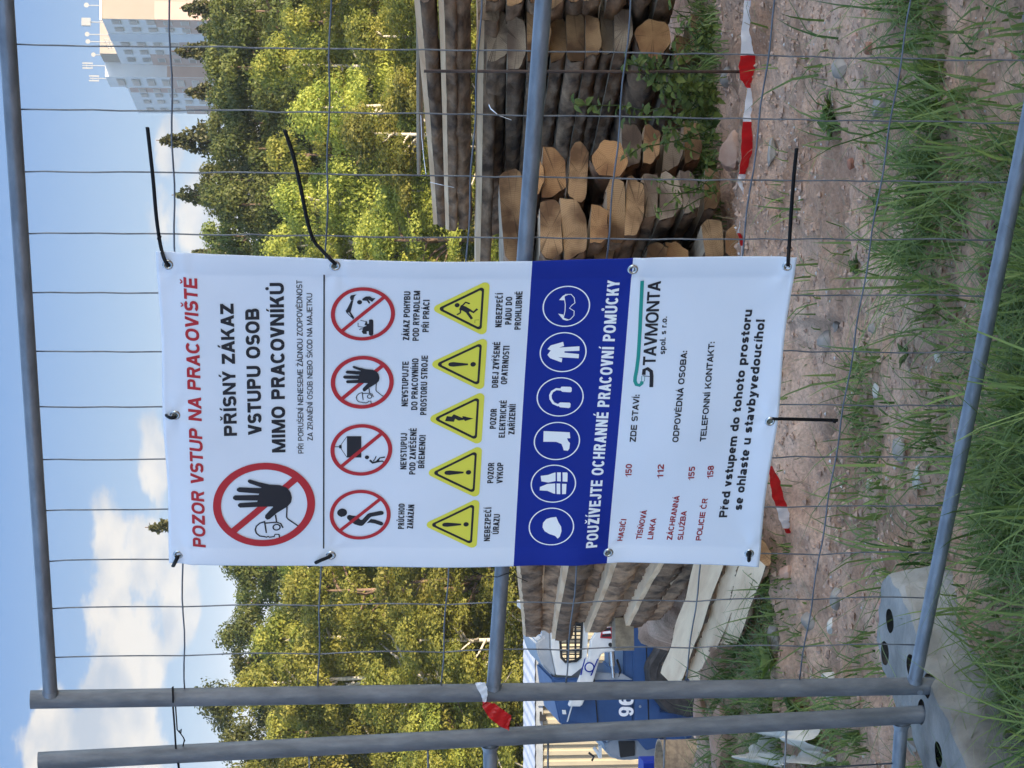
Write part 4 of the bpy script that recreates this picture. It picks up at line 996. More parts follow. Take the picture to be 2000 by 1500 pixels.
# left stack: bark slabs running away downhill, seen from their left side
GM = 'bark slabs of the left-hand stack'
def m_slab(u, v, Y, w, h, L_, kind, label, seed, tw=0.0, wood='sawn', end='end_tan'):
    c = P(u, v, Y); return slab('sawn_timber', label, GM, c, D_M, L_, dict(half=o_half, cant=o_cant, board=o_board, edged=o_edged, bark=lambda a, b_: o_edged(a, b_, .17))[kind](w, h), end, wood, seed, True, .95, tw)
ml = [(430, 1020, .20, .07), (432, 1062, .20, .075), (428, 1107, .22, .08), (436, 1150, .20, .07), (430, 1195, .22, .085), (438, 1240, .21, .08), (432, 1290, .22, .09), (440, 1335, .22, .08)]
ord_ = ['topmost', 'second', 'third', 'fourth', 'fifth', 'sixth', 'seventh', 'eighth']
for i, (u, v, w, h) in enumerate(ml):
    m_slab(u + (i % 2) * 14 + 55, v + 16 + i * 3, 7.45, w, h * 1.38, 4.2 + .25 * ((i * 7) % 3) - .12 * i, 'bark', '%s bark slab of the left stack beyond the banner' % ord_[i], 120 + i, tw=-.03 * i)
# a second column behind it fills the gaps
for i in range(6):
    m_slab(560, 1050 + i * 52, 7.8, .22, .09, 4.0, 'half', 'bark slab in the hidden inner column of the left stack, %s from its top' % ord_[i], 140 + i)
# pale planks leaning below
for i, (u, v, w, u2, v2) in enumerate([(480, 1418, .105, 178, 1316), (470, 1462, .10, 172, 1360), (425, 1484, .085, 168, 1400)]):
    c = P(u, v, 7.2 - .04 * i); c2 = P(u2, v2, 9.7 - .15 * i); slab('sawn_timber', ['wide pale plank with knots, upper of three leaning at the foot of the left stack', 'middle pale plank leaning at the foot of the left stack', 'lowest pale plank with a bark edge half in the grass'][i], 'pale planks at the foot of the left stack', c, c2 - c, (c2 - c).length, o_half(w, .05), 'end_tan', 'sawn', 160 + i, True, .95, -.75)
# spacer blocks between the layers
def block(u, v, Y, sx, sy, sz, label, m='sawn_grey', rz=.1):
    b = MB(); b.box((0, 0, 0), (sx, sy, sz), bev=.004); o = b.build('spacer_block', M[m]); o.location = P(u, v, Y); o.rotation_euler = (-.12, 0, rz); tag(o, label, 'wood block', 'spacer blocks in the left stack')
block(263, 1216, 11.0, .16, .5, .09, 'squared spacer block sticking out below the bark slabs, over the blue loader')
block(385, 1296, 8.7, .05, .5, .06, 'short spacer block lying on the upper pale plank')
block(318, 1375, 8.9, .04, .3, .05, 'reddish wedge between two pale planks', 'rust')

# ------------------------------------------------------------------ concrete fence foot
def fence_foot():
    ax = Vector((-FN.x, -FN.y, 0)); ay = Vector((-FD.x, -FD.y, 0))
    post = FP(S_POST, 0); base = post + ax * .03 + FD * -.08
    bm = bmesh.new()
    Lh = .40
    prof = [(-Lh, .08), (-Lh + .04, .125), (-.17, .13), (-.09, .105), (.05, .10), (.15, .13), (Lh - .12, .13), (Lh - .02, .095), (Lh, .055)]
    rings = []
    def ring(k, z, grow):
        r = []
        for x, w in prof: r.append(bm.verts.new((x * (1 + .04 * k), w * grow, z)))
        for x, w in reversed(prof): r.append(bm.verts.new((x * (1 + .04 * k), -w * grow, z)))
        return r
    zs = [(1.0, -.08, 1.30), (.9, .03, 1.22), (.5, .10, 1.12), (.1, .158, 1.02), (0, .168, .97)]
    for k, z, g in zs: rings.append(ring(k, z, g))
    n = len(rings[0])
    for a, b in zip(rings[:-1], rings[1:]):
        for i in range(n): bm.faces.new((a[i], a[(i + 1) % n], b[(i + 1) % n], b[i]))
    m = len(prof)
    t = rings[-1]
    for i in range(m - 1): bm.faces.new((t[i], t[i + 1], t[n - 2 - i], t[n - 1 - i]))
    bmesh.ops.subdivide_edges(bm, edges=bm.edges[:], cuts=4, use_grid_fill=True)
    me = bpy.data.meshes.new('fence_foot'); bm.to_mesh(me); bm.free()
    for v in me.vertices:
        x, y, z = v.co; d = float(fbm([x * 18 + 5], [y * 18 + z * 22], 3)[0]); d2 = float(fbm([x * 55], [y * 55 + z * 60], 2)[0]); v.co.z += .008 * d + .003 * d2; v.co.y += .010 * d + .003 * d2; v.co.x += .006 * d
    ob = link('concrete_block', me, None, M['concrete']); me.polygons.foreach_set('use_smooth', [True] * len(me.polygons))
    ob.matrix_world = Matrix.Translation(base) @ Matrix((ax, ay, Vector((0, 0, 1)))).transposed().to_4x4()
    # sockets for the posts
    cut = []
    for x, y in ((.30, -.01), (.29, .085), (-.03, -.08), (-.03, .0), (.10, -.03), (-.18, 0.0), (-.30, .05)):
        b = MB(); b.tube([(x, y, .118), (x, y, .25)], [.017, .052], 20); c = b.build('socket_cutter', None)
        c.matrix_world = ob.matrix_world.copy(); cut.append(c)
    dg = bpy.context.evaluated_depsgraph_get()
    for c in cut:
        md = ob.modifiers.new('cut', 'BOOLEAN'); md.object = c; md.operation = 'DIFFERENCE'; md.solver = 'EXACT'
    dg.update(); me2 = bpy.data.meshes.new_from_object(ob.evaluated_get(bpy.context.evaluated_depsgraph_get()))
    ob.modifiers.clear(); ob.data = me2
    for c in cut: bpy.data.objects.remove(c)
    auto_smooth(ob, 24)
    tag(ob, 'wet grey concrete fence foot with round sockets standing in the grass', 'concrete block')
fence_foot()

# ------------------------------------------------------------------ rusty stake and caution tape
b = MB(); a = G(1360, 1478, 0); Yk = a.y
b.tube([a, P(1360, 1150, Yk), P(1361, 828, Yk)], .0055, 8); o = b.build('steel_stake', M['rust'], None, True); tag(o, 'thin rusty reinforcing bar driven into the soil, holding the caution tape', 'stake')
def ribbon(name, pts, mats_idx, label, parent=None, gr=.42):
    """pts: (upper world point, lower world point); one strip with a colour per segment"""
    V = []; Fc = []; mi = []
    fine = []
    for i in range(len(pts) - 1):
        (a, b_), (c, d) = pts[i], pts[i + 1]
        for k in range(4):
            t = k / 4; t2 = t * t * (3 - 2 * t)
            fine.append((a.lerp(c, t), b_.lerp(d, t), mats_idx[i], i * 4 + k))
    fine.append((pts[-1][0], pts[-1][1], mats_idx[-1], 99))
    nn = 4
    for a, b_, m, k in fine:
        for j in range(nn + 1):
            p = (a + (a - b_) * gr).lerp(b_ + (b_ - a) * gr, j / nn) + Vector((0, .006 * math.sin(k * 1.7 + j * 1.3), 0)); V.append(p)
    for i in range(len(fine) - 1):
        for j in range(nn):
            q = i * (nn + 1) + j; Fc.append((q, q + nn + 1, q + nn + 2, q + 1)); mi.append(fine[i][2])
    o = mesh(name, V, Fc, [M['tape_white'], M['tape_red']], None, True, mi); tag(o, label, 'caution tape'); return o
Yt = Yk - .05
tp = [(1560, 1466, 1490, 1), (1500, 1464, 1487, 0), (1440, 1459, 1485, 0), (1392, 1456, 1478, 1), (1370, 1455, 1484, 1), (1345, 1463, 1503, 1), (1328, 1472, 1502, 0), (1290, 1470, 1507, 0), (1262, 1464, 1496, 1), (1225, 1461, 1492, 1), (1190, 1456, 1476, 1), (1160, 1450, 1466, 0),
      (1145, 1446, 1460, 0), (1120, 1456, 1466, 1), (1090, 1458, 1460, 1), (1070, 1450, 1461, 0), (1045, 1446, 1460, 1), (1020, 1449, 1454, 0), (990, 1450, 1458, 0), (900, 1462, 1470, 1), (800, 1470, 1490, 0), (740, 1478, 1500, 0), (640, 1490, 1512, 1)]
pts = []; 
for i, (u, v0, v1, c) in enumerate(tp): Y = Yt + .02 * math.sin(i * 1.3); pts.append((P(u, v0, Y - .012), P(u, v1, Y + .015)))
ribbon('caution_tape', pts, [c for *_, c in tp], 'twisted red and white caution tape tied to the rusty stake in front of the timber')
tp2 = [(590, 1500, 1508, 1), (560, 1504, 1524, 1), (530, 1508, 1530, 1), (510, 1516, 1538, 0), (485, 1522, 1545, 0), (468, 1530, 1544, 1), (458, 1536, 1548, 1)]
pts = [(P(u, v0, 7.14 - .01), P(u, v1, 7.14 + .02)) for u, v0, v1, c in tp2]
ribbon('caution_tape', pts, [c for *_, c in tp2], 'loose end of red and white caution tape lying in the grass under the banner', gr=.0)
# knot on the post
kn = [FP(*IM(x, y, .03), .03) for x, y in ((932, 1333), (941, 1342), (950, 1356))]
pts = [(FP(*IM(928, 1334, .026), .026), FP(*IM(947, 1332, .026), .026)), (FP(*IM(932, 1345, .03), .03), FP(*IM(952, 1345, .03), .03)), (FP(*IM(940, 1358, .03), .03), FP(*IM(952, 1360, .03), .03)), (FP(*IM(943, 1371, .03), .03), FP(*IM(949, 1371, .03), .03)),
       (FP(*IM(942, 1380, .035), .035), FP(*IM(966, 1374, .03), .03)), (FP(*IM(955, 1402, .045), .045), FP(*IM(985, 1388, .03), .03)), (FP(*IM(976, 1418, .04), .04), FP(*IM(999, 1398, .025), .025)), (FP(*IM(994, 1427, .04), .04), FP(*IM(996, 1412, .025), .025))]
ribbon('caution_tape', pts, [0, 0, 0, 1, 1, 1, 1, 1], 'short red and white tape end knotted round the straight fence post', gr=.0)

# binding wire joining the two posts
def wirebit(pts, label, r=.0016):
    b = MB(); W = [FP(*IM(x, y, o), o) for x, y, o in pts]; b.tube(W, r, 6); ob = b.build('binding_wire', M['tie'], None, True); tag(ob, label, 'wire')
wirebit([(338, 1342, -.02), (337, 1343, .012), (338, 1362, .026), (338, 1382, .012), (341, 1420, 0), (344, 1470, .005), (349, 1500, .026), (352, 1520, 0)], 'dark binding wire wrapped round the straight post and on to the leaning one', .0022)
wirebit([(343, 1380, -.01), (346, 1425, -.005), (353, 1433, 0), (350, 1428, 0), (354, 1424, 0), (353, 1433, .002), (358, 1440, .003), (361, 1447, .003), (360, 1446, 0), (358, 1455, 0), (355, 1466, -.01)], 'twisted hooked wire end between the two posts')
wirebit([(918, 1105, -.012), (925, 1117, -.01), (945, 1125, .0), (972, 1127, .018), (988, 1121, .018), (998, 1118, .0), (1012, 1128, -.01), (1030, 1136, -.012)], 'thin dark loose wire looped past the middle rail under the banner edge', .0009)

# ------------------------------------------------------------------ loader in the yard below
M['blue_paint'] = mat('faded_blue_paint', (.012, .048, .15), (.03, .085, .22), 2.2, rough=.4, spec=.5, bump=.03)
M['blue_dark'] = mat('dark_blue_paint', (.01, .035, .10), (.014, .045, .13), 4, rough=.5)
M['white_paint'] = mat('worn_white_paint', (.60, .61, .60), (.72, .72, .70), 6, rough=.5)
M['grey_paint'] = mat('grey_plastic', (.22, .25, .29), (.30, .33, .37), 5, rough=.45)
M['rubber'] = mat('tyre_rubber', (.02, .02, .02), (.055, .05, .048), 18, rough=.85)
M['black'] = mat('black_steel', (.015, .015, .016), rough=.6)
M['cream'] = mat('cream_sheet', (.33, .30, .225), (.29, .265, .20), 3, rough=.6)
M['roof_white'] = mat('white_roof_sheet', (.50, .52, .58), (.40, .42, .47), 4, rough=.5)
M['chrome'] = mat('cylinder_steel', (.5, .52, .54), rough=.25, metal=.8)
LY = 24.0
def prism(name, uv, y0, depth, m, parent, bevel=0.0):
    f = [P(u, v, y0) for u, v in uv]
    area = sum(f[i].x * f[(i + 1) % len(f)].z - f[(i + 1) % len(f)].x * f[i].z for i in range(len(f)))
    if area < 0: f = f[::-1]
    n = len(f); b = [p + Vector((0, depth, 0)) for p in f]
    V = f + b; Fc = [tuple(range(n)), tuple(range(2 * n - 1, n - 1, -1))] + [(i, i + n, (i + 1) % n + n, (i + 1) % n) for i in range(n)]
    base = parent.location if parent else Vector((0, 0, 0))
    me = bpy.data.meshes.new(name); me.from_pydata([p - base for p in V], [], Fc)
    if bevel:
        bm = bmesh.new(); bm.from_mesh(me); bmesh.ops.bevel(bm, geom=bm.edges[:], offset=bevel, segments=2, affect='EDGES'); bm.to_mesh(me); bm.free()
    o = link(name, me, parent, M[m]); auto_smooth(o, 35); return o
def loader():
    r = empty('skid_steer_loader', P(150, 1405, LY)); tag(r, 'blue skid steer loader with white lift arm, numbered 96, behind the left stack', 'loader')
    prism('body', [(176, 1077), (134, 1083), (84, 1094), (80, 1150), (60, 1170), (52, 1262), (60, 1300), (255, 1300), (290, 1262), (292, 1217), (176, 1217)], LY, 1.35, 'blue_paint', r, .02)
    prism('hood', [(52, 1182), (40, 1180), (24, 1188), (16, 1202), (14, 1225), (18, 1262), (22, 1330), (40, 1362), (60, 1362), (62, 1200)], LY + .08, 1.2, 'grey_paint', r, .03)
    prism('side_panel', [(134, 1122), (92, 1109), (84, 1150), (72, 1200), (60, 1235), (176, 1235), (176, 1140)], LY - .03, .03, 'blue_paint', r, .008)
    prism('lower_skirt', [(288, 1235), (60, 1240), (34, 1262), (44, 1300), (60, 1352), (110, 1372), (110, 1290), (255, 1290)], LY - .05, .05, 'blue_paint', r, .01)
    prism('trim_strip', [(134, 1119), (90, 1107), (90, 1109), (134, 1122)], LY - .045, .012, 'white_paint', r)
    prism('cab_roof', [(256, 1060), (246, 1046), (226, 1049), (200, 1059), (180, 1078), (181, 1088), (232, 1077), (330, 1072), (330, 1050)], LY + .05, 1.25, 'grey_paint', r, .02)
    cf = prism('cab_frame', [(232, 1077), (182, 1087), (180, 1116), (200, 1141), (212, 1146), (330, 1152), (330, 1140), (214, 1136), (206, 1126), (204, 1104), (214, 1094), (330, 1086), (330, 1074)], LY - .01, .06, 'white_paint', r)
    prism('window_seal', [(330, 1087), (214, 1095), (205, 1104), (207, 1126), (215, 1136), (330, 1141), (330, 1138), (217, 1132), (211, 1124), (209, 1106), (217, 1099), (330, 1091)], LY - .025, .03, 'black', r)
    # side guard mesh
    for k in range(14):
        u = 214 + k * 7.5; b = MB(); b.box(P(u, 1116, LY + .03), (.012, .012, .22)); b.build('guard_bar', M['black'], r)
    for k in range(2): b = MB(); b.box(P(262, 1108 + k * 16, LY + .03), (.62, .014, .02)); b.build('guard_bar', M['black'], r)
    prism('seat', [(300, 1100), (282, 1100), (275, 1140), (300, 1140)], LY + .5, .4, 'black', r, .02)
    arm = prism('lift_arm', [(120, 1110), (172, 1131), (214, 1150), (248, 1154), (300, 1186), (300, 1206), (250, 1203), (240, 1206), (230, 1203), (226, 1196), (226, 1180), (220, 1173), (172, 1160), (120, 1136)], LY - .16, .10, 'white_paint', r, .012)
    def on_arm(uv, m, nm): 
        o = prism(nm, uv, LY - .168, .006, m, r); wm = [v.co.copy() for v in o.data.vertices]; o.parent = arm; return o
    on_arm([(212, 1141), (216, 1144), (182, 1136), (181, 1133)], 'pvc_blue', 'sticker'); on_arm([(212, 1166), (214, 1169), (181, 1156), (180, 1153)], 'pvc_blue', 'sticker')
    b = MB(); p = P(197, 1151, LY - .17); b.tube([p, p - Vector((0, .006, 0))], .055, 20); o = b.build('sticker', M['pvc_blue'], r); o.parent = arm
    b = MB(); b.tube([p - Vector((0, .004, 0)), p - Vector((0, .010, 0))], .040, 20); o = b.build('sticker', M['white_paint'], r); o.parent = arm
    on_arm([(254, 1172), (280, 1178), (284, 1200), (252, 1199)], 'p_red', 'sticker')
    for k in range(4): o = prism('sticker', [(256 + k * 6, 1176 + k), (260 + k * 6, 1176 + k), (262 + k * 6, 1192), (257 + k * 6, 1194)], LY - .174, .004, 'p_black' if k % 2 == 0 else 'p_white', r); o.parent = arm
    b = MB(); p = P(241, 1192, LY - .165); b.tube([p, p - Vector((0, .02, 0))], .022, 14); b.build('pivot_pin', M['black'], r)
    b = MB(); b.tube([P(228, 1194, LY - .1), P(200, 1196, LY - .1)], .035, 14); b.tube([P(200, 1196, LY - .1), P(176, 1198, LY - .1)], .02, 12); auto_smooth(b.build('hydraulic_cylinder', M['chrome'], r))
    b = MB(); b.tube([P(212, 1205, LY - .06), P(190, 1212, LY - .05), P(178, 1208, LY - .05)], .012, 8); b.build('hose', M['black'], r, True)
    prism('gusset', [(186, 1160), (172, 1160), (172, 1236), (184, 1215)], LY - .06, .05, 'grey_paint', r, .005)
    prism('fuel_cap', [(113, 1098), (105, 1099), (105, 1106), (113, 1105)], LY - .02, .02, 'white_paint', r)
    prism('vent_panel', [(52, 1208), (20, 1212), (24, 1240), (52, 1240)], LY + .05, .03, 'black', r, .004)
    def wheel(u, v, rad, y):
        c = P(u, v, y); w = MB(); n = 40; prof = [(.50, -.10), (.62, -.13), (.94, -.13), (1.0, -.09), (1.0, .09), (.94, .13), (.6, .13)]
        V = []; Fc = []
        for k in range(n):
            a = 2 * math.pi * k / n
            for j, (q, yy) in enumerate(prof):
                lug = 1.035 if (k % 4 < 2 and 2 <= j <= 5) else 1.0
                V.append(c + Vector((rad * q * lug * math.cos(a), yy, rad * q * lug * math.sin(a))))
        m_ = len(prof)
        for k in range(n):
            for j in range(m_ - 1):
                a = k * m_ + j; b_ = ((k + 1) % n) * m_ + j; Fc.append((a, a + 1, b_ + 1, b_))
        w.add(V, Fc); t = w.build('wheel', M['rubber'], r)
        h = MB(); h.tube([c + Vector((0, -.02, 0)), c + Vector((0, .1, 0))], [rad * .42, rad * .52], 28); h.tube([c + Vector((0, -.10, 0)), c + Vector((0, -.05, 0))], [rad * .16, rad * .2], 16); o = h.build('rim', M['blue_dark'], r); o.parent = t
        s = MB(); q = []
        for k in range(41):
            a = 2 * math.pi * k / 40; rr = rad * (.78 + .014 * (k % 2)); q.append(c + Vector((rr * math.cos(a), -.130, rr * math.sin(a))))
        s.tube(q, .010, 5, caps=False); o = s.build('tyre_bead', M['rubber'], r); o.parent = t
    wheel(182, 1338, .425, LY - .16); wheel(352, 1338, .425, LY - .16); wheel(182, 1338, .425, LY + 1.4); wheel(352, 1338, .425, LY + 1.4)
    for uv in ([(176, 1160), (60, 1170)], [(150, 1100), (148, 1235)], [(66, 1176), (58, 1300)], [(255, 1262), (62, 1268)]):
        b = MB(); b.tube([P(*uv[0], LY - .052), P(*uv[1], LY - .052)], .007, 5); b.build('panel_seam', M['black'], r)
    for u, v in ((120, 1250), (90, 1252), (70, 1200), (165, 1250), (150, 1110)): b = MB(); p = P(u, v, LY - .05); b.tube([p, p - Vector((0, .01, 0))], .014, 8); b.build('bolt', M['grey_paint'], r)
    # number
    def num(ch, u0, u1):
        Q, w = glyph(ch, .2, 1.0); a = P(u0, 1237, LY - .056); b_ = P(u1, 1237, LY - .056); hgt = .158; kx = (b_.x - a.x) / w; V = []; Fc = []
        for j, q in enumerate(Q):
            k = len(V)
            if sum(q[i][0] * q[(i + 1) % len(q)][1] - q[(i + 1) % len(q)][0] * q[i][1] for i in range(len(q))) < 0: q = q[::-1]
            for x, y in q: V.append(a + Vector((x * kx, -.0003 * j, y * hgt)))
            Fc.append(tuple(range(k, k + len(q))))
        mesh('number', [p - r.location for p in V], Fc, M['p_white'], r)
    num('9', 101, 120); num('6', 123, 142)
    # control lever and lamp bracket seen beyond the leaning post
    b = MB(); b.tube([P(40, 1160, LY + .2), P(30, 1168, LY + .2), P(22, 1172, LY + .2)], .02, 8); b.box(P(32, 1172, LY + .2), (.14, .05, .03)); b.build('lamp_bracket', M['white_paint'], r)
    b = MB(); b.tube([P(30, 1150, LY + .2), P(22, 1160, LY + .2), P(14, 1156, LY + .2)], .012, 8); b.build('lever', M['black'], r)
loader()

def container():
    Y0 = 33.0; L0 = P(-140, 1060, Y0).x; L1 = P(292, 1060, Y0).x; zt = P(100, 1046, Y0).z; zb = gz1(-4.5, Y0) - .15
    zb = zt - 2.6
    r = empty('site_container', ((L0 + L1) / 2, Y0, zb)); tag(r, 'cream corrugated site container with a pale ribbed roof in the yard behind the loader', 'container')
    # corrugated walls
    def wall(x0, x1, y0, y1, nm='wall'):
        n = int(math.hypot(x1 - x0, y1 - y0) / .15); d = Vector((x1 - x0, y1 - y0, 0)) / n; nn = Vector((d.y, -d.x, 0)).normalized(); V = []; Fc = []
        for k in range(n):
            for q, dep in ((0, 0), (.38, 0), (.5, .04), (.88, .04)): V.append(Vector((x0, y0, 0)) + d * (k + q) - nn * dep)
        m_ = len(V); V = [p + Vector((0, 0, zb + .12)) for p in V] + [p + Vector((0, 0, zt - .10)) for p in V]
        for i in range(m_ - 1): Fc.append((i, i + 1, m_ + i + 1, m_ + i))
        return mesh(nm, [p - r.location for p in V], Fc, M['cream'], r)
    wall(L0, L1, Y0, Y0); wall(L1, L1, Y0, Y0 + 2.44)
    for c_, s_ in ((((L0 + L1) / 2, Y0 + .02, zt - .05), (L1 - L0 + .1, .10, .11)), (((L0 + L1) / 2, Y0 + .02, zb + .06), (L1 - L0 + .1, .10, .14)), ((L1, Y0 + 1.23, zt - .05), (.1, 2.3, .11))):
        b = MB(); b.box(c_, s_); b.build('frame_rail', M['grey_paint'], r)
    for x in (L0, L1): b = MB(); b.box((x, Y0 + .03, (zt + zb) / 2), (.14, .14, zt - zb)); b.build('corner_post', M['grey_paint'], r)
    V = []; Fc = []; n = int((L1 - L0) / .09)
    for k in range(n + 1):
        x = L0 - .1 + (L1 - L0 + .2) * k / n; z = zt + .02 + .005 * math.cos(k * math.pi)
        V += [(x, Y0 - .08, z), (x, Y0 + 2.5, z - .13)]
    for k in range(n): Fc.append((2 * k, 2 * k + 2, 2 * k + 3, 2 * k + 1))
    mesh('roof_sheet', [Vector(p) - r.location for p in V], Fc, M['roof_white'], r)
    # small window and lamp
    b = MB(); b.box(P(98, 1060, Y0 - .05), (.09, .06, .09)); b.tube([P(98, 1056, Y0 - .05), P(110, 1056, Y0 - .05)], .015, 8); b.build('wall_lamp', M['black'], r)
    b = MB(); b.box(P(130, 1064, Y0 - .03), (.12, .05, .2)); b.build('junction_box', M['grey_paint'], r)
container()
def barrels():
    c = P(-2, 1312, 20.5); r = empty('steel_barrel', c); tag(r, 'open rusty steel barrel at the left edge beside the loader', 'barrel')
    b = MB(); z0 = c.z - .5
    V = []; Fc = []; n = 28
    for z, rr in ((z0, .27), (c.z + .1, .27), (c.z + .115, .28), (c.z + .115, .262), (c.z - .3, .258)):
        for k in range(n): a = 2 * math.pi * k / n; V.append((c.x + rr * math.cos(a), c.y + rr * math.sin(a), z))
    for j in range(4):
        for k in range(n): Fc.append((j * n + k, j * n + (k + 1) % n, (j + 1) * n + (k + 1) % n, (j + 1) * n + k))
    b.add(V, Fc); auto_smooth(b.build('shell', M['sawn_grey'], r))
    b = MB(); b.box(P(0, 1268, 21), (.18, .3, .16), bev=.02); o = b.build('plastic_crate', M['pvc_blue']); tag(o, 'bright blue plastic crate at the left edge above the barrel', 'crate')
barrels()

# ------------------------------------------------------------------ the wood
def leaf_mat(name, c1, c2, tr=.35):
    m = bpy.data.materials.new(name); m.use_nodes = True; N, L = m.node_tree.nodes, m.node_tree.links; b = N['Principled BSDF']; b.inputs['Roughness'].default_value = .55; b.inputs['Specular IOR Level'].default_value = .3
    at = N.new('ShaderNodeAttribute'); at.attribute_name = 'tone'; oi = N.new('ShaderNodeObjectInfo')
    r = N.new('ShaderNodeValToRGB'); r.color_ramp.elements[0].color = c1 + (1,); r.color_ramp.elements[1].color = c2 + (1,); L.new(at.outputs['Fac'], r.inputs[0])
    hs = N.new('ShaderNodeHueSaturation'); mv = N.new('ShaderNodeMapRange'); mv.inputs[3].default_value = .62; mv.inputs[4].default_value = 1.25; L.new(oi.outputs['Random'], mv.inputs[0]); L.new(mv.outputs[0], hs.inputs['Value'])
    mh = N.new('ShaderNodeMapRange'); mh.inputs[3].default_value = .485; mh.inputs[4].default_value = .515; L.new(oi.outputs['Random'], mh.inputs[0]); L.new(mh.outputs[0], hs.inputs['Hue'])
    L.new(r.outputs[0], hs.inputs['Color']); L.new(hs.outputs[0], b.inputs['Base Color'])
    t = N.new('ShaderNodeBsdfTranslucent'); L.new(hs.outputs[0], t.inputs[0]); mx = N.new('ShaderNodeMixShader'); mx.inputs[0].default_value = tr
    L.new(b.outputs[0], mx.inputs[1]); L.new(t.outputs[0], mx.inputs[2]); L.new(mx.outputs[0], N['Material Output'].inputs[0]); return m
M['leaf'] = leaf_mat('broad_leaves', (.15, .19, .03), (.45, .43, .085), .5)
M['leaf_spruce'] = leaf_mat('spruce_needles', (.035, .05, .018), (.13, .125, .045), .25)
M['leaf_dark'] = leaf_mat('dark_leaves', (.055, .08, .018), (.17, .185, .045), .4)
M['birch'] = mat('birch_trunk', (.55, .50, .42), (.16, .13, .11), 6, rough=.8, stretch=(1, 1, 3), lo=.45, hi=.8)
M['trunk'] = mat('brown_trunk', (.10, .07, .05), (.20, .13, .09), 6, rough=.9)
def quads(name, C, N_, S, tone, m):
    """leaf quads: centres, orientations, sizes"""
    n = len(C); a = np.cross(N_, rng.normal(size=(n, 3))); a /= np.linalg.norm(a, axis=1)[:, None] + 1e-9; b = np.cross(N_, a)
    S = S[:, None]; V = np.stack([C - a * S - b * S * .25, C - a * S * .1 - b * S * .62, C + a * S, C + a * S * .0 + b * S * .6], 1).reshape(-1, 3)
    me = bpy.data.meshes.new(name); me.vertices.add(4 * n); me.vertices.foreach_set('co', V.ravel().astype(np.float32))
    me.loops.add(4 * n); me.loops.foreach_set('vertex_index', np.arange(4 * n, dtype=np.int32))
    me.polygons.add(n); me.polygons.foreach_set('loop_start', np.arange(0, 4 * n, 4, dtype=np.int32)); me.polygons.foreach_set('loop_total', np.full(n, 4, np.int32))
    at = me.attributes.new('tone', 'FLOAT', 'POINT'); at.data.foreach_set('value', np.repeat(tone, 4).astype(np.float32))
    me.update(calc_edges=True); me.validate(); me.materials.append(M[m]); return me
def limb(b, p, q, r0, r1, n=6):
    p = Vector(p); q = Vector(q); m1 = p.lerp(q, .35) + Vector([random.uniform(-1, 1) * .06 * (q - p).length for _ in range(3)]); m2 = p.lerp(q, .7) + Vector([random.uniform(-1, 1) * .05 * (q - p).length for _ in range(3)])
    b.tube([p, m1, m2, q], [r0, r0 * .75 + r1 * .25, r0 * .4 + r1 * .6, r1], n)
def broad_meshes(seed, H=11.0, R_=2.3, nc=125, nl=400, birch=True):
    random.seed(seed); g = np.random.default_rng(seed); b = MB(); b.tube([(0, 0, -.3), (.1, 0, H * .3), (-.1, .1, H * .65), (0, 0, H * .93)], [.14, .11, .07, .02], 8)
    cl = []
    for i in range(nc):
        z = H * (.08 + .9 * (i + .5) / nc); f = z / H; rad = R_ * (math.sin(min(1, (f * 1.05)) ** .8 * math.pi) ** .6 * .95 + .12) * (1.0 if f < .55 else 1.08 - .25 * (f - .55))
        a = random.uniform(0, 2 * math.pi); rr = rad * math.sqrt(random.uniform(.12, 1.0)) * random.uniform(.8, 1.12)
        c = np.array([rr * math.cos(a), rr * math.sin(a), z + random.uniform(-.4, .4)]); cl.append(c)
        if i % 3 == 0: limb(b, (0, 0, max(.6, z - rr * .9)), c, .045, .012, 5)
    C = []; Nn = []; S = []; T_ = []
    for c in cl:
        s = random.uniform(.30, .62); k = int(nl * random.uniform(.6, 1.3) * (s / .45) ** 1.3); d = g.normal(size=(k, 3)); d /= np.linalg.norm(d, axis=1)[:, None]; rad = s * g.random(k) ** .5
        p = d * rad[:, None] * np.array([1.15, 1.15, .62]); p[:, 2] -= .35 * (p[:, 0] ** 2 + p[:, 1] ** 2)
        C.append(p + c); nn = d * .9 + g.normal(size=(k, 3)) * .45 + np.array([0, 0, .35]); Nn.append(nn / np.linalg.norm(nn, axis=1)[:, None]); S.append(g.uniform(.03, .062, k)); T_.append(np.clip(g.normal(.5, .16, k) + random.uniform(-.28, .28), 0, 1))
    return quads('crown', np.concatenate(C), np.concatenate(Nn), np.concatenate(S), np.concatenate(T_), 'leaf'), b
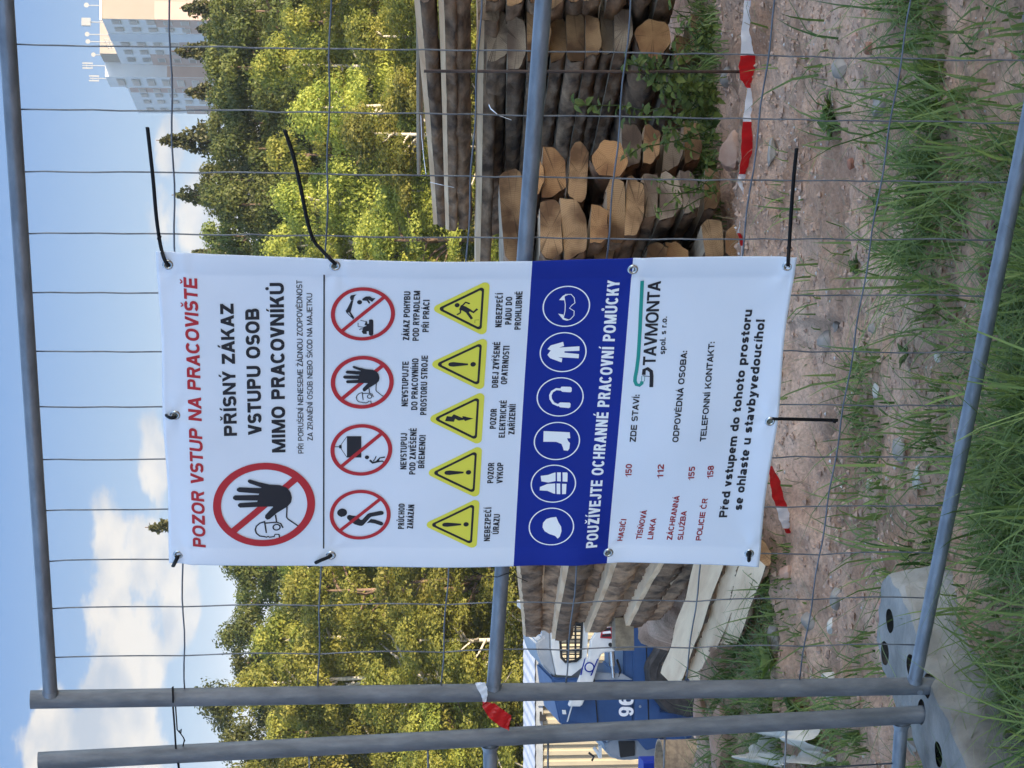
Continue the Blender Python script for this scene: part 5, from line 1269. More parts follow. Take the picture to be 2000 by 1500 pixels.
def spruce_meshes(seed, H=13.0, R_=2.2):
    random.seed(seed); g = np.random.default_rng(seed); b = MB(); b.tube([(0, 0, -.3), (0, 0, H * .5), (0, 0, H)], [.17, .10, .012], 8)
    C = []; Nn = []; S = []; T_ = []; nb = 430
    for i in range(nb):
        f = (i + random.random()) / nb; f = f ** .85; z = H * (.04 + .955 * f); L_ = (R_ * (1 - f) ** .72 * (.8 + .2 * math.sin(f * 31 + seed)) + .05) * random.uniform(.35, 1.25); a = random.uniform(0, 6.283)
        m = int(14 + 75 * L_); t = g.random(m) ** .6; x = t * L_
        zz = z - .38 * x + .20 * x * x / max(L_, .3); sp_ = (.03 + .16 * np.sin(np.pi * np.clip(t * .9 + .05, 0, 1)) * min(L_, 1.4))
        off = g.normal(size=m) * sp_
        C.append(np.stack([x * math.cos(a) - off * math.sin(a), x * math.sin(a) + off * math.cos(a), zz - np.abs(g.normal(size=m)) * (.05 + .12 * min(1, L_))], 1))
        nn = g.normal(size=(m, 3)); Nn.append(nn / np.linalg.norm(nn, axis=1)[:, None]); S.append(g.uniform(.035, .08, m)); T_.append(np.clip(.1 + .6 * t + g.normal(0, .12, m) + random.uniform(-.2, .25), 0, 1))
        if i % 6 == 0: b.tube([(0, 0, z), (L_ * math.cos(a) * .85, L_ * math.sin(a) * .85, z - .25 * L_)], [.022, .006], 4)
    return quads('crown', np.concatenate(C), np.concatenate(Nn), np.concatenate(S), np.concatenate(T_), 'leaf_spruce'), b
protos = {}
for k, sd_ in (('b0', 11), ('b1', 23), ('b2', 37)): protos[k] = broad_meshes(sd_, 11.0, (2.2, 2.6, 1.9)[int(k[1])])
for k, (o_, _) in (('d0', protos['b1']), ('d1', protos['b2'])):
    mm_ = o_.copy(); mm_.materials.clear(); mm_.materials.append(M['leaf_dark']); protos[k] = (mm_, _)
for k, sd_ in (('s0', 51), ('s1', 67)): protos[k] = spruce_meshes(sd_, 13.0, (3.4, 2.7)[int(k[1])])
tmesh = {}
for k, (cm, tb) in protos.items():
    me = bpy.data.meshes.new('trunk'); me.from_pydata(tb.v, [], tb.f); me.materials.append(M['birch' if k in ('b0', 'b2') else 'trunk']); me.polygons.foreach_set('use_smooth', [True] * len(me.polygons)); tmesh[k] = (cm, me)
first = {}
def plant(kind, u, v, Y, label, name, cat, group, wide=1.0):
    top = P(u, v, Y); zb = gz1(top.x, Y) - .1; H = (10.7 if kind[0] in 'bd' else 13.0); s = (top.z - zb) / H
    if kind not in first:
        r = empty(name); first[kind] = r; link('trunk', tmesh[kind][1], r); link('crown', tmesh[kind][0], r)
    else:
        src = first[kind]; r = src.copy(); COL.objects.link(r); r.name = name
        for ch in src.children: c = ch.copy(); COL.objects.link(c); c.parent = r
    r.location = (top.x, Y, zb); r.scale = (s * wide, s * wide, s); r.rotation_euler = (0, 0, random.uniform(0, 6.28)); tag(r, label, cat, group); return r
random.seed(99)
N20 = ['first', 'second', 'third', 'fourth', 'fifth', 'sixth', 'seventh', 'eighth', 'ninth', 'tenth', 'eleventh', 'twelfth', 'thirteenth', 'fourteenth', 'fifteenth', 'sixteenth', 'seventeenth', 'eighteenth', 'nineteenth', 'twentieth', 'twenty-first', 'twenty-second', 'twenty-third', 'twenty-fourth']
GT = 'broadleaf trees in the front row of the wood'
front = [(-130, 500), (-20, 470), (70, 530), (165, 480), (255, 520), (345, 560), (440, 490), (540, 530), (640, 500), (740, 540), (840, 500), (930, 520), (1020, 540), (1110, 560), (1200, 530), (1290, 590), (1375, 520), (1460, 560), (1560, 540), (1660, 520)]
for i, (u, v) in enumerate(front): plant('b%d' % (i * 5 % 3), u, v, 55 + (i * 37 % 5) * .8, 'bright leafy tree, %s from the left in the front row of the wood' % N20[i], 'birch_tree', 'tree', GT, random.uniform(.85, 1.1))
low = [(-60, 760), (60, 800), (150, 720), (250, 790), (360, 740), (470, 800), (580, 760), (690, 800), (800, 750), (910, 790), (1030, 700), (1130, 760), (1240, 690), (1330, 760), (1430, 700), (1540, 760)]
for i, (u, v) in enumerate(low): plant('b%d' % (i * 7 % 3), u, v, 50.5 + (i % 3) * .7, 'young low leafy tree, %s from the left at the foot of the wood' % N20[i], 'young_tree', 'tree', 'young trees along the foot of the wood', 1.35)
back = [(-120, 440), (-30, 450), (45, 440), (128, 415), (205, 462), (262, 455), (325, 470), (392, 462), (460, 440), (560, 430), (650, 420), (760, 430), (860, 420), (950, 430), (1040, 405), (1100, 425), (1150, 400), (1210, 440), (1260, 415), (1320, 440), (1370, 410), (1425, 430), (1480, 420), (1590, 420)]
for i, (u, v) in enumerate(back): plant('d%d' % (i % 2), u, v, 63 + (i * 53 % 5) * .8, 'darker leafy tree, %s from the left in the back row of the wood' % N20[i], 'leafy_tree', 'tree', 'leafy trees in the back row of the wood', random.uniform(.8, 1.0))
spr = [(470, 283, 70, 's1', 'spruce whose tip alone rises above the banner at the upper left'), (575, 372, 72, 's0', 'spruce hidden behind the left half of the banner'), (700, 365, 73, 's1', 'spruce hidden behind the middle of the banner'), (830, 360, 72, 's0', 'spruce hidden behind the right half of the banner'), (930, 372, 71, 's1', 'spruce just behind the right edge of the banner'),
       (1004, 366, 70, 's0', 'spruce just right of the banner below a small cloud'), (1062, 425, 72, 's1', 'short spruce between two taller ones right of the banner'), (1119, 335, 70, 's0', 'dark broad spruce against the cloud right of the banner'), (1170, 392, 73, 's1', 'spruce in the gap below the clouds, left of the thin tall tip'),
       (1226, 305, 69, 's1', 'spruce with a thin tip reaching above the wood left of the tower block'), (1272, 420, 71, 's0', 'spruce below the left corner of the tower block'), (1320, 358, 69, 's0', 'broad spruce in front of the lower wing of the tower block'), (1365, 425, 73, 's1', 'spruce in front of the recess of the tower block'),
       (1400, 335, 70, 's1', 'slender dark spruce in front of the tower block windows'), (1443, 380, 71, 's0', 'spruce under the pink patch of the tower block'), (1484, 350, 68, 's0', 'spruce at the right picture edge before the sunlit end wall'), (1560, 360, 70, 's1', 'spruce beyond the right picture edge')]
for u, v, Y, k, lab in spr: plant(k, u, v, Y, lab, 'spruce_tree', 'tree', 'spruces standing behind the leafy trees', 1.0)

# ------------------------------------------------------------------ tower block on the hill
M['w_grey'] = mat('pale_grey_render', (.70, .70, .72), (.66, .66, .68), .3, rough=.9)
M['w_pink'] = mat('pink_render', (.50, .345, .295), (.46, .315, .27), .3, rough=.9)
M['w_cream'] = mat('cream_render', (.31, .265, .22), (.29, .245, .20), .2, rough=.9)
M['w_recess_shade'] = mat('recess_shade_tint', (.56, .60, .66), (.52, .56, .62), .3, rough=.9)  # shade of the unlit recess put into the colour
M['mast'] = mat('antenna_grey', (.26, .26, .26), rough=.5)
M['win'] = mat('dark_window_glass', (.05, .07, .07), rough=.3, spec=.5)
M['win_light'] = mat('window_frame', (.42, .42, .40), rough=.5)
def tower():
    r = empty('tower_block', (62, 373, -20)); tag(r, 'tall grey and pink panel tower block with roof antennas beyond the wood', 'building'); zb = -22
    def bx(name, x0, x1, y0, y1, z0, z1, m, par=None):
        b = MB(); b.box(((x0 + x1) / 2, (y0 + y1) / 2, (z0 + z1) / 2), (x1 - x0, y1 - y0, z1 - z0)); return b.build(name, M[m], par or r)
    bx('wing', 59.6, 84, 373, 425, zb, 27.4, 'w_grey')
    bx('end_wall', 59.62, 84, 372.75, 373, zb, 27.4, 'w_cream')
    bx('upper_storey', 59.9, 84, 414, 424.9, 27.45, 30.6, 'w_cream')
    bx('wing', 57.2, 84, 425.1, 439.5, zb, 30.4, 'w_grey')
    bx('low_wing', 57.2, 84, 440, 481, zb, 27.2, 'w_grey'); 
    bx('parapet', 59.4, 84, 372.6, 373.4, 27.4, 27.75, 'w_grey'); bx('parapet', 57.1, 60, 440, 440.4, 27.2, 27.5, 'w_grey')
    # painted pink fields, a hand's breadth proud of the panels
    bx('pink_panel', 59.63, 62.6, 372.6, 372.74, zb, 18.9, 'w_pink')
    bx('pink_panel', 59.5, 59.6, 373, 380, zb, 18.9, 'w_pink'); bx('pink_panel', 59.5, 59.6, 380, 386.5, zb, 14.2, 'w_pink'); bx('pink_panel', 59.5, 59.6, 412, 425, zb, 21.5, 'w_pink'); bx('pink_panel', 59.5, 59.6, 396, 412, zb, 15.8, 'w_pink')
    bx('pink_panel', 57.1, 57.2, 425.1, 439.5, zb, 18.5, 'w_pink'); bx('pink_panel', 57.3, 59.3, 425.0, 425.09, zb, 19, 'w_pink')
    bx('pink_panel', 57.1, 57.2, 440.4, 446.5, zb, 26.8, 'w_pink'); bx('pink_panel', 57.1, 57.2, 468, 481, zb, 17, 'w_pink')
    def window(x, y, z, wy, h=1.35):
        f = bx('window', x - .06, x, y - wy / 2, y + wy / 2, z - h / 2, z + h / 2, 'win_light')
        b = MB(); b.box((x - .075, y + .03 * wy, z - .06), (.03, wy * .84, h * .80)); o = b.build('pane', M['win'], r); o.parent = f
        b = MB(); b.box((x - .1, y, z - h / 2 - .02), (.18, wy * 1.06, .06)); o = b.build('sill', M['w_grey'], r); o.parent = f
    def col(x, y, wy, ztop, n):
        for k in range(n): window(x, y, ztop - 1.9 - 2.8 * k, wy)
    for y in (375.4, 383): col(59.49, y, 3.9, 27.2, 9)
    for y in (400, 409, 418.5): col(59.49, y, 4.6, 27.2, 8)
    for y in (429, ): col(57.09, y + 3, 8.5, 29.8, 9)
    for y in (443, 451, 461, 474): col(57.09, y, 5.0, 26.4, 8)
    bx('recess_shade_panel', 59.45, 59.6, 387.5, 396, zb, 27.4, 'w_recess_shade')  # flat panel in a shade tone stands in for the unlit recess
    # roof clutter
    def ant(x, y, z0, h, kind):
        a = MB(); a.tube([(x, y, z0), (x, y, z0 + h)], .09, 6)
        if kind == 'panel':
            for s in (-1, 1): a.box((x + s * .45, y, z0 + h * .78), (.26, .25, 1.9)); a.box((x, y, z0 + h * .7 + s * .5), (.9, .08, .08))
        elif kind == 'dish': a.tube([(x, y - .35, z0 + h), (x, y - .1, z0 + h)], [.42, .12], 14)
        else: a.box((x, y, z0 + h * .8), (1.3, 1.0, 1.5))
        a.build('antenna', M['mast'], r)
    ant(59.6, 428, 30.4, 4.4, 'panel'); ant(58.3, 436, 30.4, 3.6, 'panel')
    ant(60.8, 384, 27.4, 4.2, 'box'); ant(60.4, 395, 27.4, 4.0, 'dish'); ant(60.2, 402, 27.4, 4.4, 'dish'); ant(63.6, 384, 27.4, 3.3, 'dish'); ant(60.2, 418, 30.6, 1.4, 'dish')
    b = MB(); 
    for k in range(6): b.tube([(59.8, 396 + k * 2.5, 27.4), (59.8, 396 + k * 2.5, 28.6)], .04, 4)
    b.tube([(59.8, 396, 28.6), (59.8, 408.5, 28.6)], .04, 4); b.tube([(59.8, 396, 28.0), (59.8, 408.5, 28.0)], .04, 4); b.build('roof_railing', M['win_light'], r)
tower()

# ------------------------------------------------------------------ unseen block added behind the photographer to throw shade over the fence
def block_behind():
    r = empty('shade_block', (54, -26, 0)); tag(r, 'long unseen block added behind the photographer to shade the fence', 'building')
    b = MB(); b.box((54, -26, 8.6), (52, 12, 21.8)); b.build('walls', M['w_grey'], r)
    pts = [(x, z) for x in np.arange(30, 79, 3.5) for z in (2.2, 5.0, 7.8, 10.6, 13.4, 16.2)]
    me = None
    for x, z in pts:
        if me is None:
            q = MB(); q.box((0, 0, 0), (1.6, .08, 1.4)); o = q.build('window', M['win'], None); me = o.data; o.parent = r
        else: o = bpy.data.objects.new('window', me); COL.objects.link(o); o.parent = r
        o.location = Vector((float(x), -19.98, z)) - r.location
block_behind()

# ------------------------------------------------------------------ grass, weeds, stones
def gpx(x, y):
    """ground points to pixels of the upright picture"""
    z = gz(x, y); dy = y; dz = z - EYE
    dep = dy * cp - dz * sp; up = dy * sp + dz * cp
    return 750 + F * x / dep, 1000 - F * up / dep
def ss(a, b, x): t = np.clip((x - a) / (b - a), 0, 1); return t * t * (3 - 2 * t)
def box_(u, v, u0, u1, v0, v1, fu=60, fv=25): return ss(u0 - fu, u0 + fu, u) * (1 - ss(u1 - fu, u1 + fu, u)) * ss(v0 - fv, v0 + fv, v) * (1 - ss(v1 - fv, v1 + fv, v))
def grass_density(x, y):
    u, v = gpx(x, y); n = fbm(x * 5 + 3, y * 5, 3) + .5; n2 = fbm(x * 1.8, y * 1.8 + 9, 2) + .5
    d = 1.0 * ss(1870, 1985, v + 120 * (n - .5) + 30 * (u < 500)) * (.8 + .2 * ss(.35, .6, n2)) * (1 - .86 * ss(1080, 1250, u) * ss(1880, 1930, v))
    d = np.maximum(d, .9 * box_(u, v, 950, 1700, 1775, 1860) * ss(.42, .6, n))
    d = np.maximum(d, .75 * box_(u, v, 1000, 1250, 1850, 2400, 80, 40) * ss(.3, .5, n))
    d = np.maximum(d, .45 * box_(u, v, 350, 1100, 1790, 1900) * ss(.45, .62, n))
    d = np.maximum(d, 1.0 * box_(u, v, -200, 385, 1405, 1530, 50, 30) * (v > 1395 + np.clip(u - 150, 0, 400) * .47))
    d = np.maximum(d, .95 * box_(u, v, 330, 440, 1500, 1540, 30, 15))
    d = np.maximum(d, .8 * box_(u, v, 1000, 1700, 1330, 1410, 60, 20) * ss(.35, .6, n))
    d = np.maximum(d, .5 * box_(u, v, 500, 820, 1670, 1735, 60, 20) * ss(.45, .6, n))
    d = np.maximum(d, .8 * box_(u, v, -200, 330, 1560, 1700, 60, 25) * ss(.45, .62, n))
    d = np.maximum(d, .6 * box_(u, v, 330, 560, 1690, 1860, 50, 30) * ss(.4, .6, n))
    d = d * (.25 + .75 * ss(.38, .58, fbm(x * 9 + 1, y * 9, 2) + .5)); d = np.maximum(d, .05 * ss(.55, .75, n) * ss(1480, 1520, v))
    # bare trodden patch under the foot block
    return d
def blades(name, X, Y, hgt, wid, lean, label, m):
    n = len(X); Z = gz(X, Y); a = rng.uniform(0, 2 * np.pi, n); dirx, diry = np.cos(a), np.sin(a); px_, py_ = -diry, dirx
    ts = [0, .35, .7, 1.0]; ws = [1, .9, .55, 0]; V = np.zeros((n, 7, 3)); k = 0
    b2 = lean * hgt
    for t, w in zip(ts, ws):
        cx = X + dirx * b2 * t * t; cy = Y + diry * b2 * t * t; cz = Z - .004 + hgt * (t - .35 * np.minimum(lean, 1.6) * t * t * .8)
        if w > 0:
            V[:, k, 0] = cx - px_ * wid * w; V[:, k, 1] = cy - py_ * wid * w; V[:, k, 2] = cz; V[:, k + 1, 0] = cx + px_ * wid * w; V[:, k + 1, 1] = cy + py_ * wid * w; V[:, k + 1, 2] = cz; k += 2
        else: V[:, k, 0] = cx; V[:, k, 1] = cy; V[:, k, 2] = cz
    base = (np.arange(n) * 7)[:, None]
    q = np.concatenate([base + np.array([[0, 1, 3, 2]]), base + np.array([[2, 3, 5, 4]])], 1).reshape(-1, 4); tr = base + np.array([[4, 5, 6]])
    me = bpy.data.meshes.new(name); me.vertices.add(7 * n); me.vertices.foreach_set('co', V.reshape(-1).astype(np.float32))
    loops = np.concatenate([q.reshape(-1), tr.reshape(-1)]).astype(np.int32); me.loops.add(len(loops)); me.loops.foreach_set('vertex_index', loops)
    nq, nt = len(q), len(tr); st = np.concatenate([np.arange(nq) * 4, nq * 4 + np.arange(nt) * 3]).astype(np.int32); tt = np.concatenate([np.full(nq, 4), np.full(nt, 3)]).astype(np.int32)
    me.polygons.add(nq + nt); me.polygons.foreach_set('loop_start', st); me.polygons.foreach_set('loop_total', tt)
    at = me.attributes.new('tone', 'FLOAT', 'POINT'); at.data.foreach_set('value', np.repeat(np.clip(rng.normal(.5, .22, n), 0, 1), 7).astype(np.float32))
    me.update(calc_edges=True); me.validate(); me.materials.append(M[m]); me.polygons.foreach_set('use_smooth', [True] * len(me.polygons))
    o = link(name, me); tag(o, label, kind='stuff'); return o
M['grass'] = leaf_mat('grass_blades', (.05, .095, .02), (.25, .31, .085), .35)
M['grass_dry'] = leaf_mat('dry_grass', (.30, .24, .13), (.48, .40, .24), .2)
M['weed'] = leaf_mat('weed_leaves', (.06, .105, .02), (.20, .25, .05), .3)
def scatter(N_, ymin, ymax, dens, pad=.35):
    Y = rng.uniform(ymin, ymax, N_); X = rng.uniform(-1, 1, N_) * (.175 * Y + pad); d = dens(X, Y); k = rng.random(N_) < d; return X[k], Y[k]
X, Y = scatter(74000, 4.4, 9.4, grass_density)
# keep the block itself clear
bc = FP(S_POST, 0) - FN * .03 - FD * .08; rx = (X - bc.x) * -FN.x + (Y - bc.y) * -FN.y; ry = (X - bc.x) * FD.x + (Y - bc.y) * FD.y
ok = ~((np.abs(rx) < .42) & (np.abs(ry) < .15)); X, Y = X[ok], Y[ok]; n = len(X)
h = np.clip(rng.gamma(5, .016, n), .02, .22) * (1 + .5 * (Y < 6)); h *= .35 + 1.3 * np.clip(fbm(X * 4, Y * 4, 3) + .5, 0, 1)
blades('grass', X, Y, h, rng.uniform(.0018, .0048, n), rng.uniform(.2, 1.5, n), 'tangled green grass around the fence foot and below the timber', 'grass')
X, Y = scatter(9000, 4.4, 9.0, lambda x, y: np.clip(grass_density(x, y) * .8, 0, 1)); n = len(X)
blades('grass', X, Y, rng.uniform(.10, .26, n), rng.uniform(.002, .0042, n), rng.uniform(.5, 1.9, n), 'longer single grass blades arching over the soil', 'grass')
X, Y = scatter(6500, 4.4, 9.0, lambda x, y: np.clip(grass_density(x, y) * .5 + .12, 0, 1)); n = len(X)
blades('dry_grass', X, Y, rng.uniform(.03, .16, n), rng.uniform(.0008, .0018, n), rng.uniform(.8, 2.4, n), 'dry straw coloured grass stalks on the soil', 'grass_dry')

# pebbles and crumbs of soil
def crumbs(name, N_, smin, smax, m, label, ymin=4.4, ymax=8.8):
    Y = rng.uniform(ymin, ymax, N_); X = rng.uniform(-1, 1, N_) * (.175 * Y + .3); k = rng.random(N_) < np.clip(1.0 - grass_density(X, Y), .08, 1) * (fbm(X * 2, Y * 3, 3) + .75); X, Y = X[k], Y[k]; n = len(X)
    S = smin + (smax - smin) * rng.random(n) ** 3; Z = gz(X, Y) + S * .15
    base = np.array([(1, 0, 0), (-1, 0, 0), (0, 1, 0), (0, -1, 0), (0, 0, .7), (0, 0, -.7)], float); F_ = np.array([(0, 2, 4), (2, 1, 4), (1, 3, 4), (3, 0, 4), (2, 0, 5), (1, 2, 5), (3, 1, 5), (0, 3, 5)])
    V = base[None] * S[:, None, None] * rng.uniform(.55, 1.3, (n, 6, 1)); a = rng.uniform(0, 6.28, n); ca, sa = np.cos(a)[:, None], np.sin(a)[:, None]
    x = V[:, :, 0] * ca - V[:, :, 1] * sa; y = V[:, :, 0] * sa + V[:, :, 1] * ca; V = np.stack([x + X[:, None], y + Y[:, None], V[:, :, 2] + Z[:, None]], -1).reshape(-1, 3)
    Fc = (F_[None] + (np.arange(n) * 6)[:, None, None]).reshape(-1, 3)
    o = mesh(name, V.tolist(), Fc.tolist(), M[m]); tag(o, label, kind='stuff')
M['clod'] = mat('soil_clods', (.27, .17, .12), (.48, .33, .245), 30, rough=1)
M['pebble'] = mat('pale_pebbles', (.45, .40, .35), (.62, .58, .54), 12, rough=.9)
crumbs('soil_clods', 26000, .0015, .016, 'clod', 'crumbs and small clods of reddish soil')
crumbs('gravel', 2600, .0015, .008, 'pebble', 'small pale pebbles strewn over the soil')

M['st_pink'] = mat('pink_stone', (.36, .20, .14), (.50, .33, .25), 9, rough=.9, bump=.3)
M['st_grey'] = mat('grey_stone', (.20, .175, .15), (.36, .32, .28), 9, rough=.9, bump=.3)
M['st_pale'] = mat('pale_stone', (.44, .40, .34), (.58, .54, .47), 9, rough=.9, bump=.3)
M['st_red'] = mat('red_stone', (.26, .10, .06), (.36, .17, .11), 9, rough=.9, bump=.3)
def stone(x, y, w, h, m, label, flat=.6, seed=0):
    """photo pixel of its middle, size in photo pixels across (w) and high (h)"""
    g = G(1500 - y, x + h * .4); s = g.y / F; c = Vector((g.x, g.y, gz1(g.x, g.y)))
    bm = bmesh.new(); bmesh.ops.create_icosphere(bm, subdivisions=3, radius=1)
    rs = random.Random(seed); ph = [rs.uniform(0, 6) for _ in range(6)]
    planes = [(Vector((rs.gauss(0, 1), rs.gauss(0, 1), rs.gauss(0, .8))).normalized(), rs.uniform(.5, .82)) for _ in range(11)]
    for v in bm.verts:
        p = v.co
        for nn, d in planes:
            q = p.dot(nn)
            if q > d: p -= nn * (q - d) * .97
        p *= 1 + .04 * math.sin(p.x * 5 + ph[0]) * math.sin(p.y * 6 + ph[1]) + .025 * math.sin(p.z * 9 + ph[2])
        v.co = Vector((p.x * w * s / 2, p.y * w * s * flat / 2, p.z * h * s / 2))
    me = bpy.data.meshes.new('stone'); bm.to_mesh(me); bm.free(); o = link('stone', me, None, M[m]); auto_smooth(o, 28); o.location = c + Vector((0, 0, h * s * .10)); o.rotation_euler = (0, rs.uniform(-.12, .12), 0); tag(o, label, 'stone', 'stones lying on the soil'); return o
ST = [(1416, 303, 100, 62, 'st_pink', 'large smooth pink stone at the foot of the timber beside the caution tape'), (1383, 148, 46, 36, 'st_grey', 'grey stone in the weeds below the right stack'), (1500, 300, 64, 24, 'st_grey', 'flat grey stone under the red piece of caution tape'),
      (1612, 130, 54, 38, 'st_grey', 'grey-white stone in the soil at the far right'), (1700, 208, 62, 40, 'st_grey', 'blunt grey stone lying in front of a dark crack'), (1703, 92, 34, 26, 'st_red', 'small red stone right of the blunt grey one'), (1645, 78, 30, 22, 'st_pink', 'pinkish lump of stone near the right edge'),
      (1600, 1335, 84, 38, 'st_pale', 'beige shell-like stone partly behind the straight post'), (1712, 1195, 60, 44, 'st_pink', 'pinkish brick-coloured stone behind the concrete block'), (1618, 1165, 60, 36, 'st_grey', 'grey wedge-shaped stone left of the banner foot'), (1614, 1222, 46, 24, 'st_pale', 'pale flat stone beside the grey wedge'),
      (1556, 1216, 44, 30, 'st_grey', 'grey stone on the edge of the soil bank'), (1545, 1120, 54, 34, 'st_pink', 'brownish stone beside the loose tape end'), (1568, 665, 56, 40, 'st_grey', 'grey stone in front of the soil bank under the banner'), (1770, 880, 90, 30, 'st_grey', 'broken grey concrete lump half sunk in the soil'),
      (1795, 935, 70, 24, 'st_pale', 'pale flat slab of broken concrete in the soil'), (1712, 765, 40, 20, 'st_pale', 'whitish stone chip in the middle of the soil'), (1695, 945, 28, 20, 'st_pale', 'small whitish chip near the broken concrete'), (1520, 1245, 60, 36, 'st_grey', 'grey stone at the grass edge left of the banner'),
      (1634, 318, 34, 20, 'st_red', 'small reddish stone beside the green rosette'), (1590, 640, 30, 18, 'st_grey', 'small dark stone right of the grey one under the banner'), (1555, 390, 20, 12, 'st_pale', 'tiny white stone near the cable tie tip'), (1840, 700, 30, 16, 'st_pale', 'small pale stone in front of the fence rail'),
      (1690, 640, 40, 22, 'st_grey', 'grey-violet stone in the trodden soil'), (1975, 30, 80, 30, 'st_grey', 'grey stone at the lower right corner'), (1800, 1440, 120, 50, 'st_grey', 'grey-green slab of stone behind the leaning fence')]
for i, (x, y, w, h, m, lab) in enumerate(ST): stone(x, y, w, h, m, lab, .7, 300 + i)
# pale earth-covered blocks beyond the grass at the left
for i, (x, y, w, h) in enumerate(((1400, 1440, 150, 60), (1425, 1300, 110, 44), (1370, 1400, 90, 34))):
    stone(x, y, w, h, 'st_pink', ['long pinkish block of stone left of the leaning post', 'pinkish block lying in the grass below the loader', 'smaller pinkish block beside the loader wheel'][i], .6, 400 + i)
# torn white sheet in the grass at the left edge
def rag():
    nx, ny = 26, 22; V = []; Fc = []
    for i in range(nx):
        for j in range(ny):
            x, y = i / (nx - 1), j / (ny - 1); c = G(8 + x * 70, 1515 + y * 85); f = float(fbm([x * 3.1], [y * 3.7 + 2], 3)[0])
            V.append(c + Vector((.02 * f, 0, .055 + .12 * f + .06 * math.sin(x * 7 + y * 3) * (1 - y * .5) - .03 * y)))
    for i in range(nx - 1):
        for j in range(ny - 1): Fc.append((i * ny + j, (i + 1) * ny + j, (i + 1) * ny + j + 1, i * ny + j + 1))
    o = mesh('plastic_sheet', V, Fc, M['st_pale'], None, True); tag(o, 'crumpled pale plastic sheet in the grass left of the leaning post', 'plastic sheet')
rag()

# leafy weeds
def leaf_outline(m, c, d, up, L_, W, fold=.15):
    s = d.cross(up).normalized()
    return [c, c + d * L_ * .3 + s * W * .45 + up * fold * W, c + d * L_ * .65 + s * W * .4 + up * fold * W, c + d * L_ * 1.0 - up * .1 * L_, c + d * L_ * .65 - s * W * .4 + up * fold * W, c + d * L_ * .3 - s * W * .45 + up * fold * W, c + d * L_ * .6]
def weed(name, stems, label, m, cat='weed', seed=0, leaf=(.035, .022), group=None, step=.03):
    rs = random.Random(seed); root = empty(name, stems[0][0]); tag(root, label, cat, group)
    V = []; Fc = []; tone = []; b = MB()
    for pts, rad in [(s, .0022) for s in stems]:
        b.tube(pts, [rad] * (len(pts) - 1) + [rad * .4], 5)
        tot = 0
        for i in range(len(pts) - 1):
            a, c = Vector(pts[i]), Vector(pts[i + 1]); n = max(1, int((c - a).length / step))
            for k in range(n):
                p = a.lerp(c, (k + rs.random()) / n)
                for q in range(2):
                    d = Vector((rs.gauss(0, 1), rs.gauss(0, 1), rs.gauss(.1, .5))).normalized(); up = Vector((rs.gauss(0, .3), rs.gauss(-.4, .3), 1)).normalized(); s = rs.uniform(.6, 1.25)
                    o_ = leaf_outline(m, p, d, up, leaf[0] * s, leaf[1] * s); k0 = len(V); V += o_; Fc += [(k0, k0 + 1, k0 + 6), (k0 + 1, k0 + 2, k0 + 6), (k0 + 2, k0 + 3, k0 + 6), (k0 + 3, k0 + 4, k0 + 6), (k0 + 4, k0 + 5, k0 + 6), (k0 + 5, k0, k0 + 6)]; tone += [rs.uniform(.1, 1)] * 7
    b.build('stem', M['weed'], root)
    o = mesh('foliage', [Vector(p) - root.location for p in V], Fc, M[m], root); at = o.data.attributes.new('tone', 'FLOAT', 'POINT'); at.data.foreach_set('value', tone); return root
def st_(u0, v0, u1, v1, Y, n=5, wob=.02, seed=0):
    rs = random.Random(seed); a = P(u0, v0, Y); c = P(u1, v1, Y - .1); return [a.lerp(c, k / (n - 1)) + Vector([rs.uniform(-wob, wob) * (k > 0) for _ in range(3)]) for k in range(n)]
st = [st_(1290, 1400, 1290, 1112, 8.0, 7, .012, 1)] + [st_(1290 + random.uniform(-60, 70), 1400, 1290 + random.uniform(-100, 110), random.uniform(1190, 1330), 8.0 - random.uniform(0, .2), 5, .02, i) for i in range(16)]
weed('wild_shrub', st, 'leafy green shrub with one tall shoot growing in front of the right stack', 'weed', 'shrub', 3, (.042, .028), step=.022)
st = [st_(1190 + random.uniform(-90, 60), 1400, 1190 + random.uniform(-110, 60), random.uniform(1260, 1370), 7.95, 4, .02, 40 + i) for i in range(9)]
weed('wild_shrub', st, 'low leafy weeds spilling over the slab ends of the middle stack', 'weed', 'shrub', 4, (.030, .016), step=.03)
st = [st_(1440 + random.uniform(-60, 60), 1395, 1440 + random.uniform(-70, 90), random.uniform(1290, 1380), 8.2, 4, .02, 70 + i) for i in range(9)]
weed('wild_shrub', st, 'low weeds at the foot of the right stack near the picture edge', 'weed', 'shrub', 5, (.034, .018), step=.03)
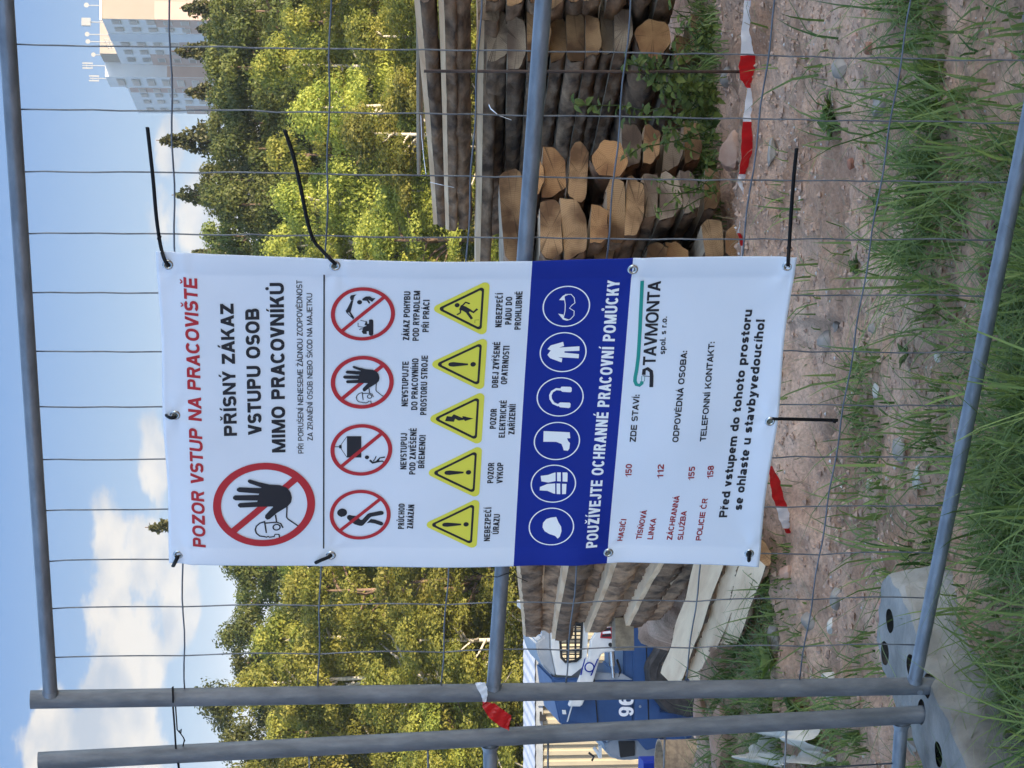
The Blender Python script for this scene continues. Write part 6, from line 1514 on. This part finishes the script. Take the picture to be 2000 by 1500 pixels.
def rosette(x, y, n, L_, m, label, seed, W=.4):
    rs = random.Random(seed); g = G(1500 - y, x); c = Vector((g.x, g.y, gz1(g.x, g.y) + .006)); root = empty('rosette_plant', c); tag(root, label, 'plant')
    for k in range(n):
        a = rs.uniform(0, 6.28); el = rs.uniform(.1, 1.0); d = Vector((math.cos(a) * math.cos(el), math.sin(a) * math.cos(el), math.sin(el))); s = rs.uniform(.6, 1.1); up = Vector((-d.x * .5, -d.y * .5, 1)).normalized()
        o_ = leaf_outline(None, Vector((0, 0, 0)), d, up, L_ * s, L_ * s * W * 1.4); o = mesh('leaf', o_, [(0, 1, 6), (1, 2, 6), (2, 3, 6), (3, 4, 6), (4, 5, 6), (5, 0, 6)], M[m], root); at = o.data.attributes.new('tone', 'FLOAT', 'POINT'); at.data.foreach_set('value', [rs.random()] * 7)
M['red_leaf'] = leaf_mat('purple_leaves', (.10, .03, .03), (.20, .08, .07), .2); M['bright_leaf'] = leaf_mat('bright_leaves', (.10, .18, .02), (.20, .30, .04), .35)
rosette(1612, 240, 26, .07, 'weed', 'dark green leafy rosette in the bare soil', 1); rosette(1618, 205, 14, .05, 'weed', 'small green plant just right of the dark rosette', 2)
rosette(1868, 212, 5, .09, 'bright_leaf', 'seedling with large bright green leaves at the lower right', 3, .3)
rosette(1975, 470, 13, .075, 'red_leaf', 'purple-red leaves in the grass before the bottom rail', 4, .6); rosette(1968, 610, 14, .06, 'bright_leaf', 'yellow-green ivy-like leaves in front of the bottom rail', 5, .7); rosette(1960, 545, 9, .065, 'red_leaf', 'dull purple leaf pair above the rail', 6, .7)
rosette(1660, 520, 10, .05, 'weed', 'small grey-green plant in the trodden soil', 7); rosette(1540, 1290, 14, .09, 'weed', 'broad-leaved plant in the long grass left of the banner', 8, .5); rosette(1560, 1400, 12, .10, 'weed', 'broad green leaves beside the crumpled sheet', 9, .5)
rosette(1700, 400, 8, .05, 'weed', 'sparse small weed in the soil below the cable tie', 10); rosette(1790, 690, 8, .05, 'weed', 'small weed near the rail in the soil', 11); rosette(1500, 610, 8, .05, 'weed', 'weed hidden at the banner foot', 12)

# ------------------------------------------------------------------ evening air: far things pale a little
def haze():
    b = MB(); b.box((0, 1500, 0), (6400, 9400, 76)); m = bpy.data.materials.new('evening_air'); m.use_nodes = True; N, L = m.node_tree.nodes, m.node_tree.links
    for n in list(N): N.remove(n)
    o_ = N.new('ShaderNodeOutputMaterial'); v = N.new('ShaderNodeVolumePrincipled'); v.inputs['Color'].default_value = (.93, .96, 1, 1); v.inputs['Density'].default_value = .0003; v.inputs['Anisotropy'].default_value = .2
    L.new(v.outputs[0], o_.inputs['Volume']); o = b.build('haze', m); tag(o, 'thin evening haze over the valley', kind='stuff')
haze()
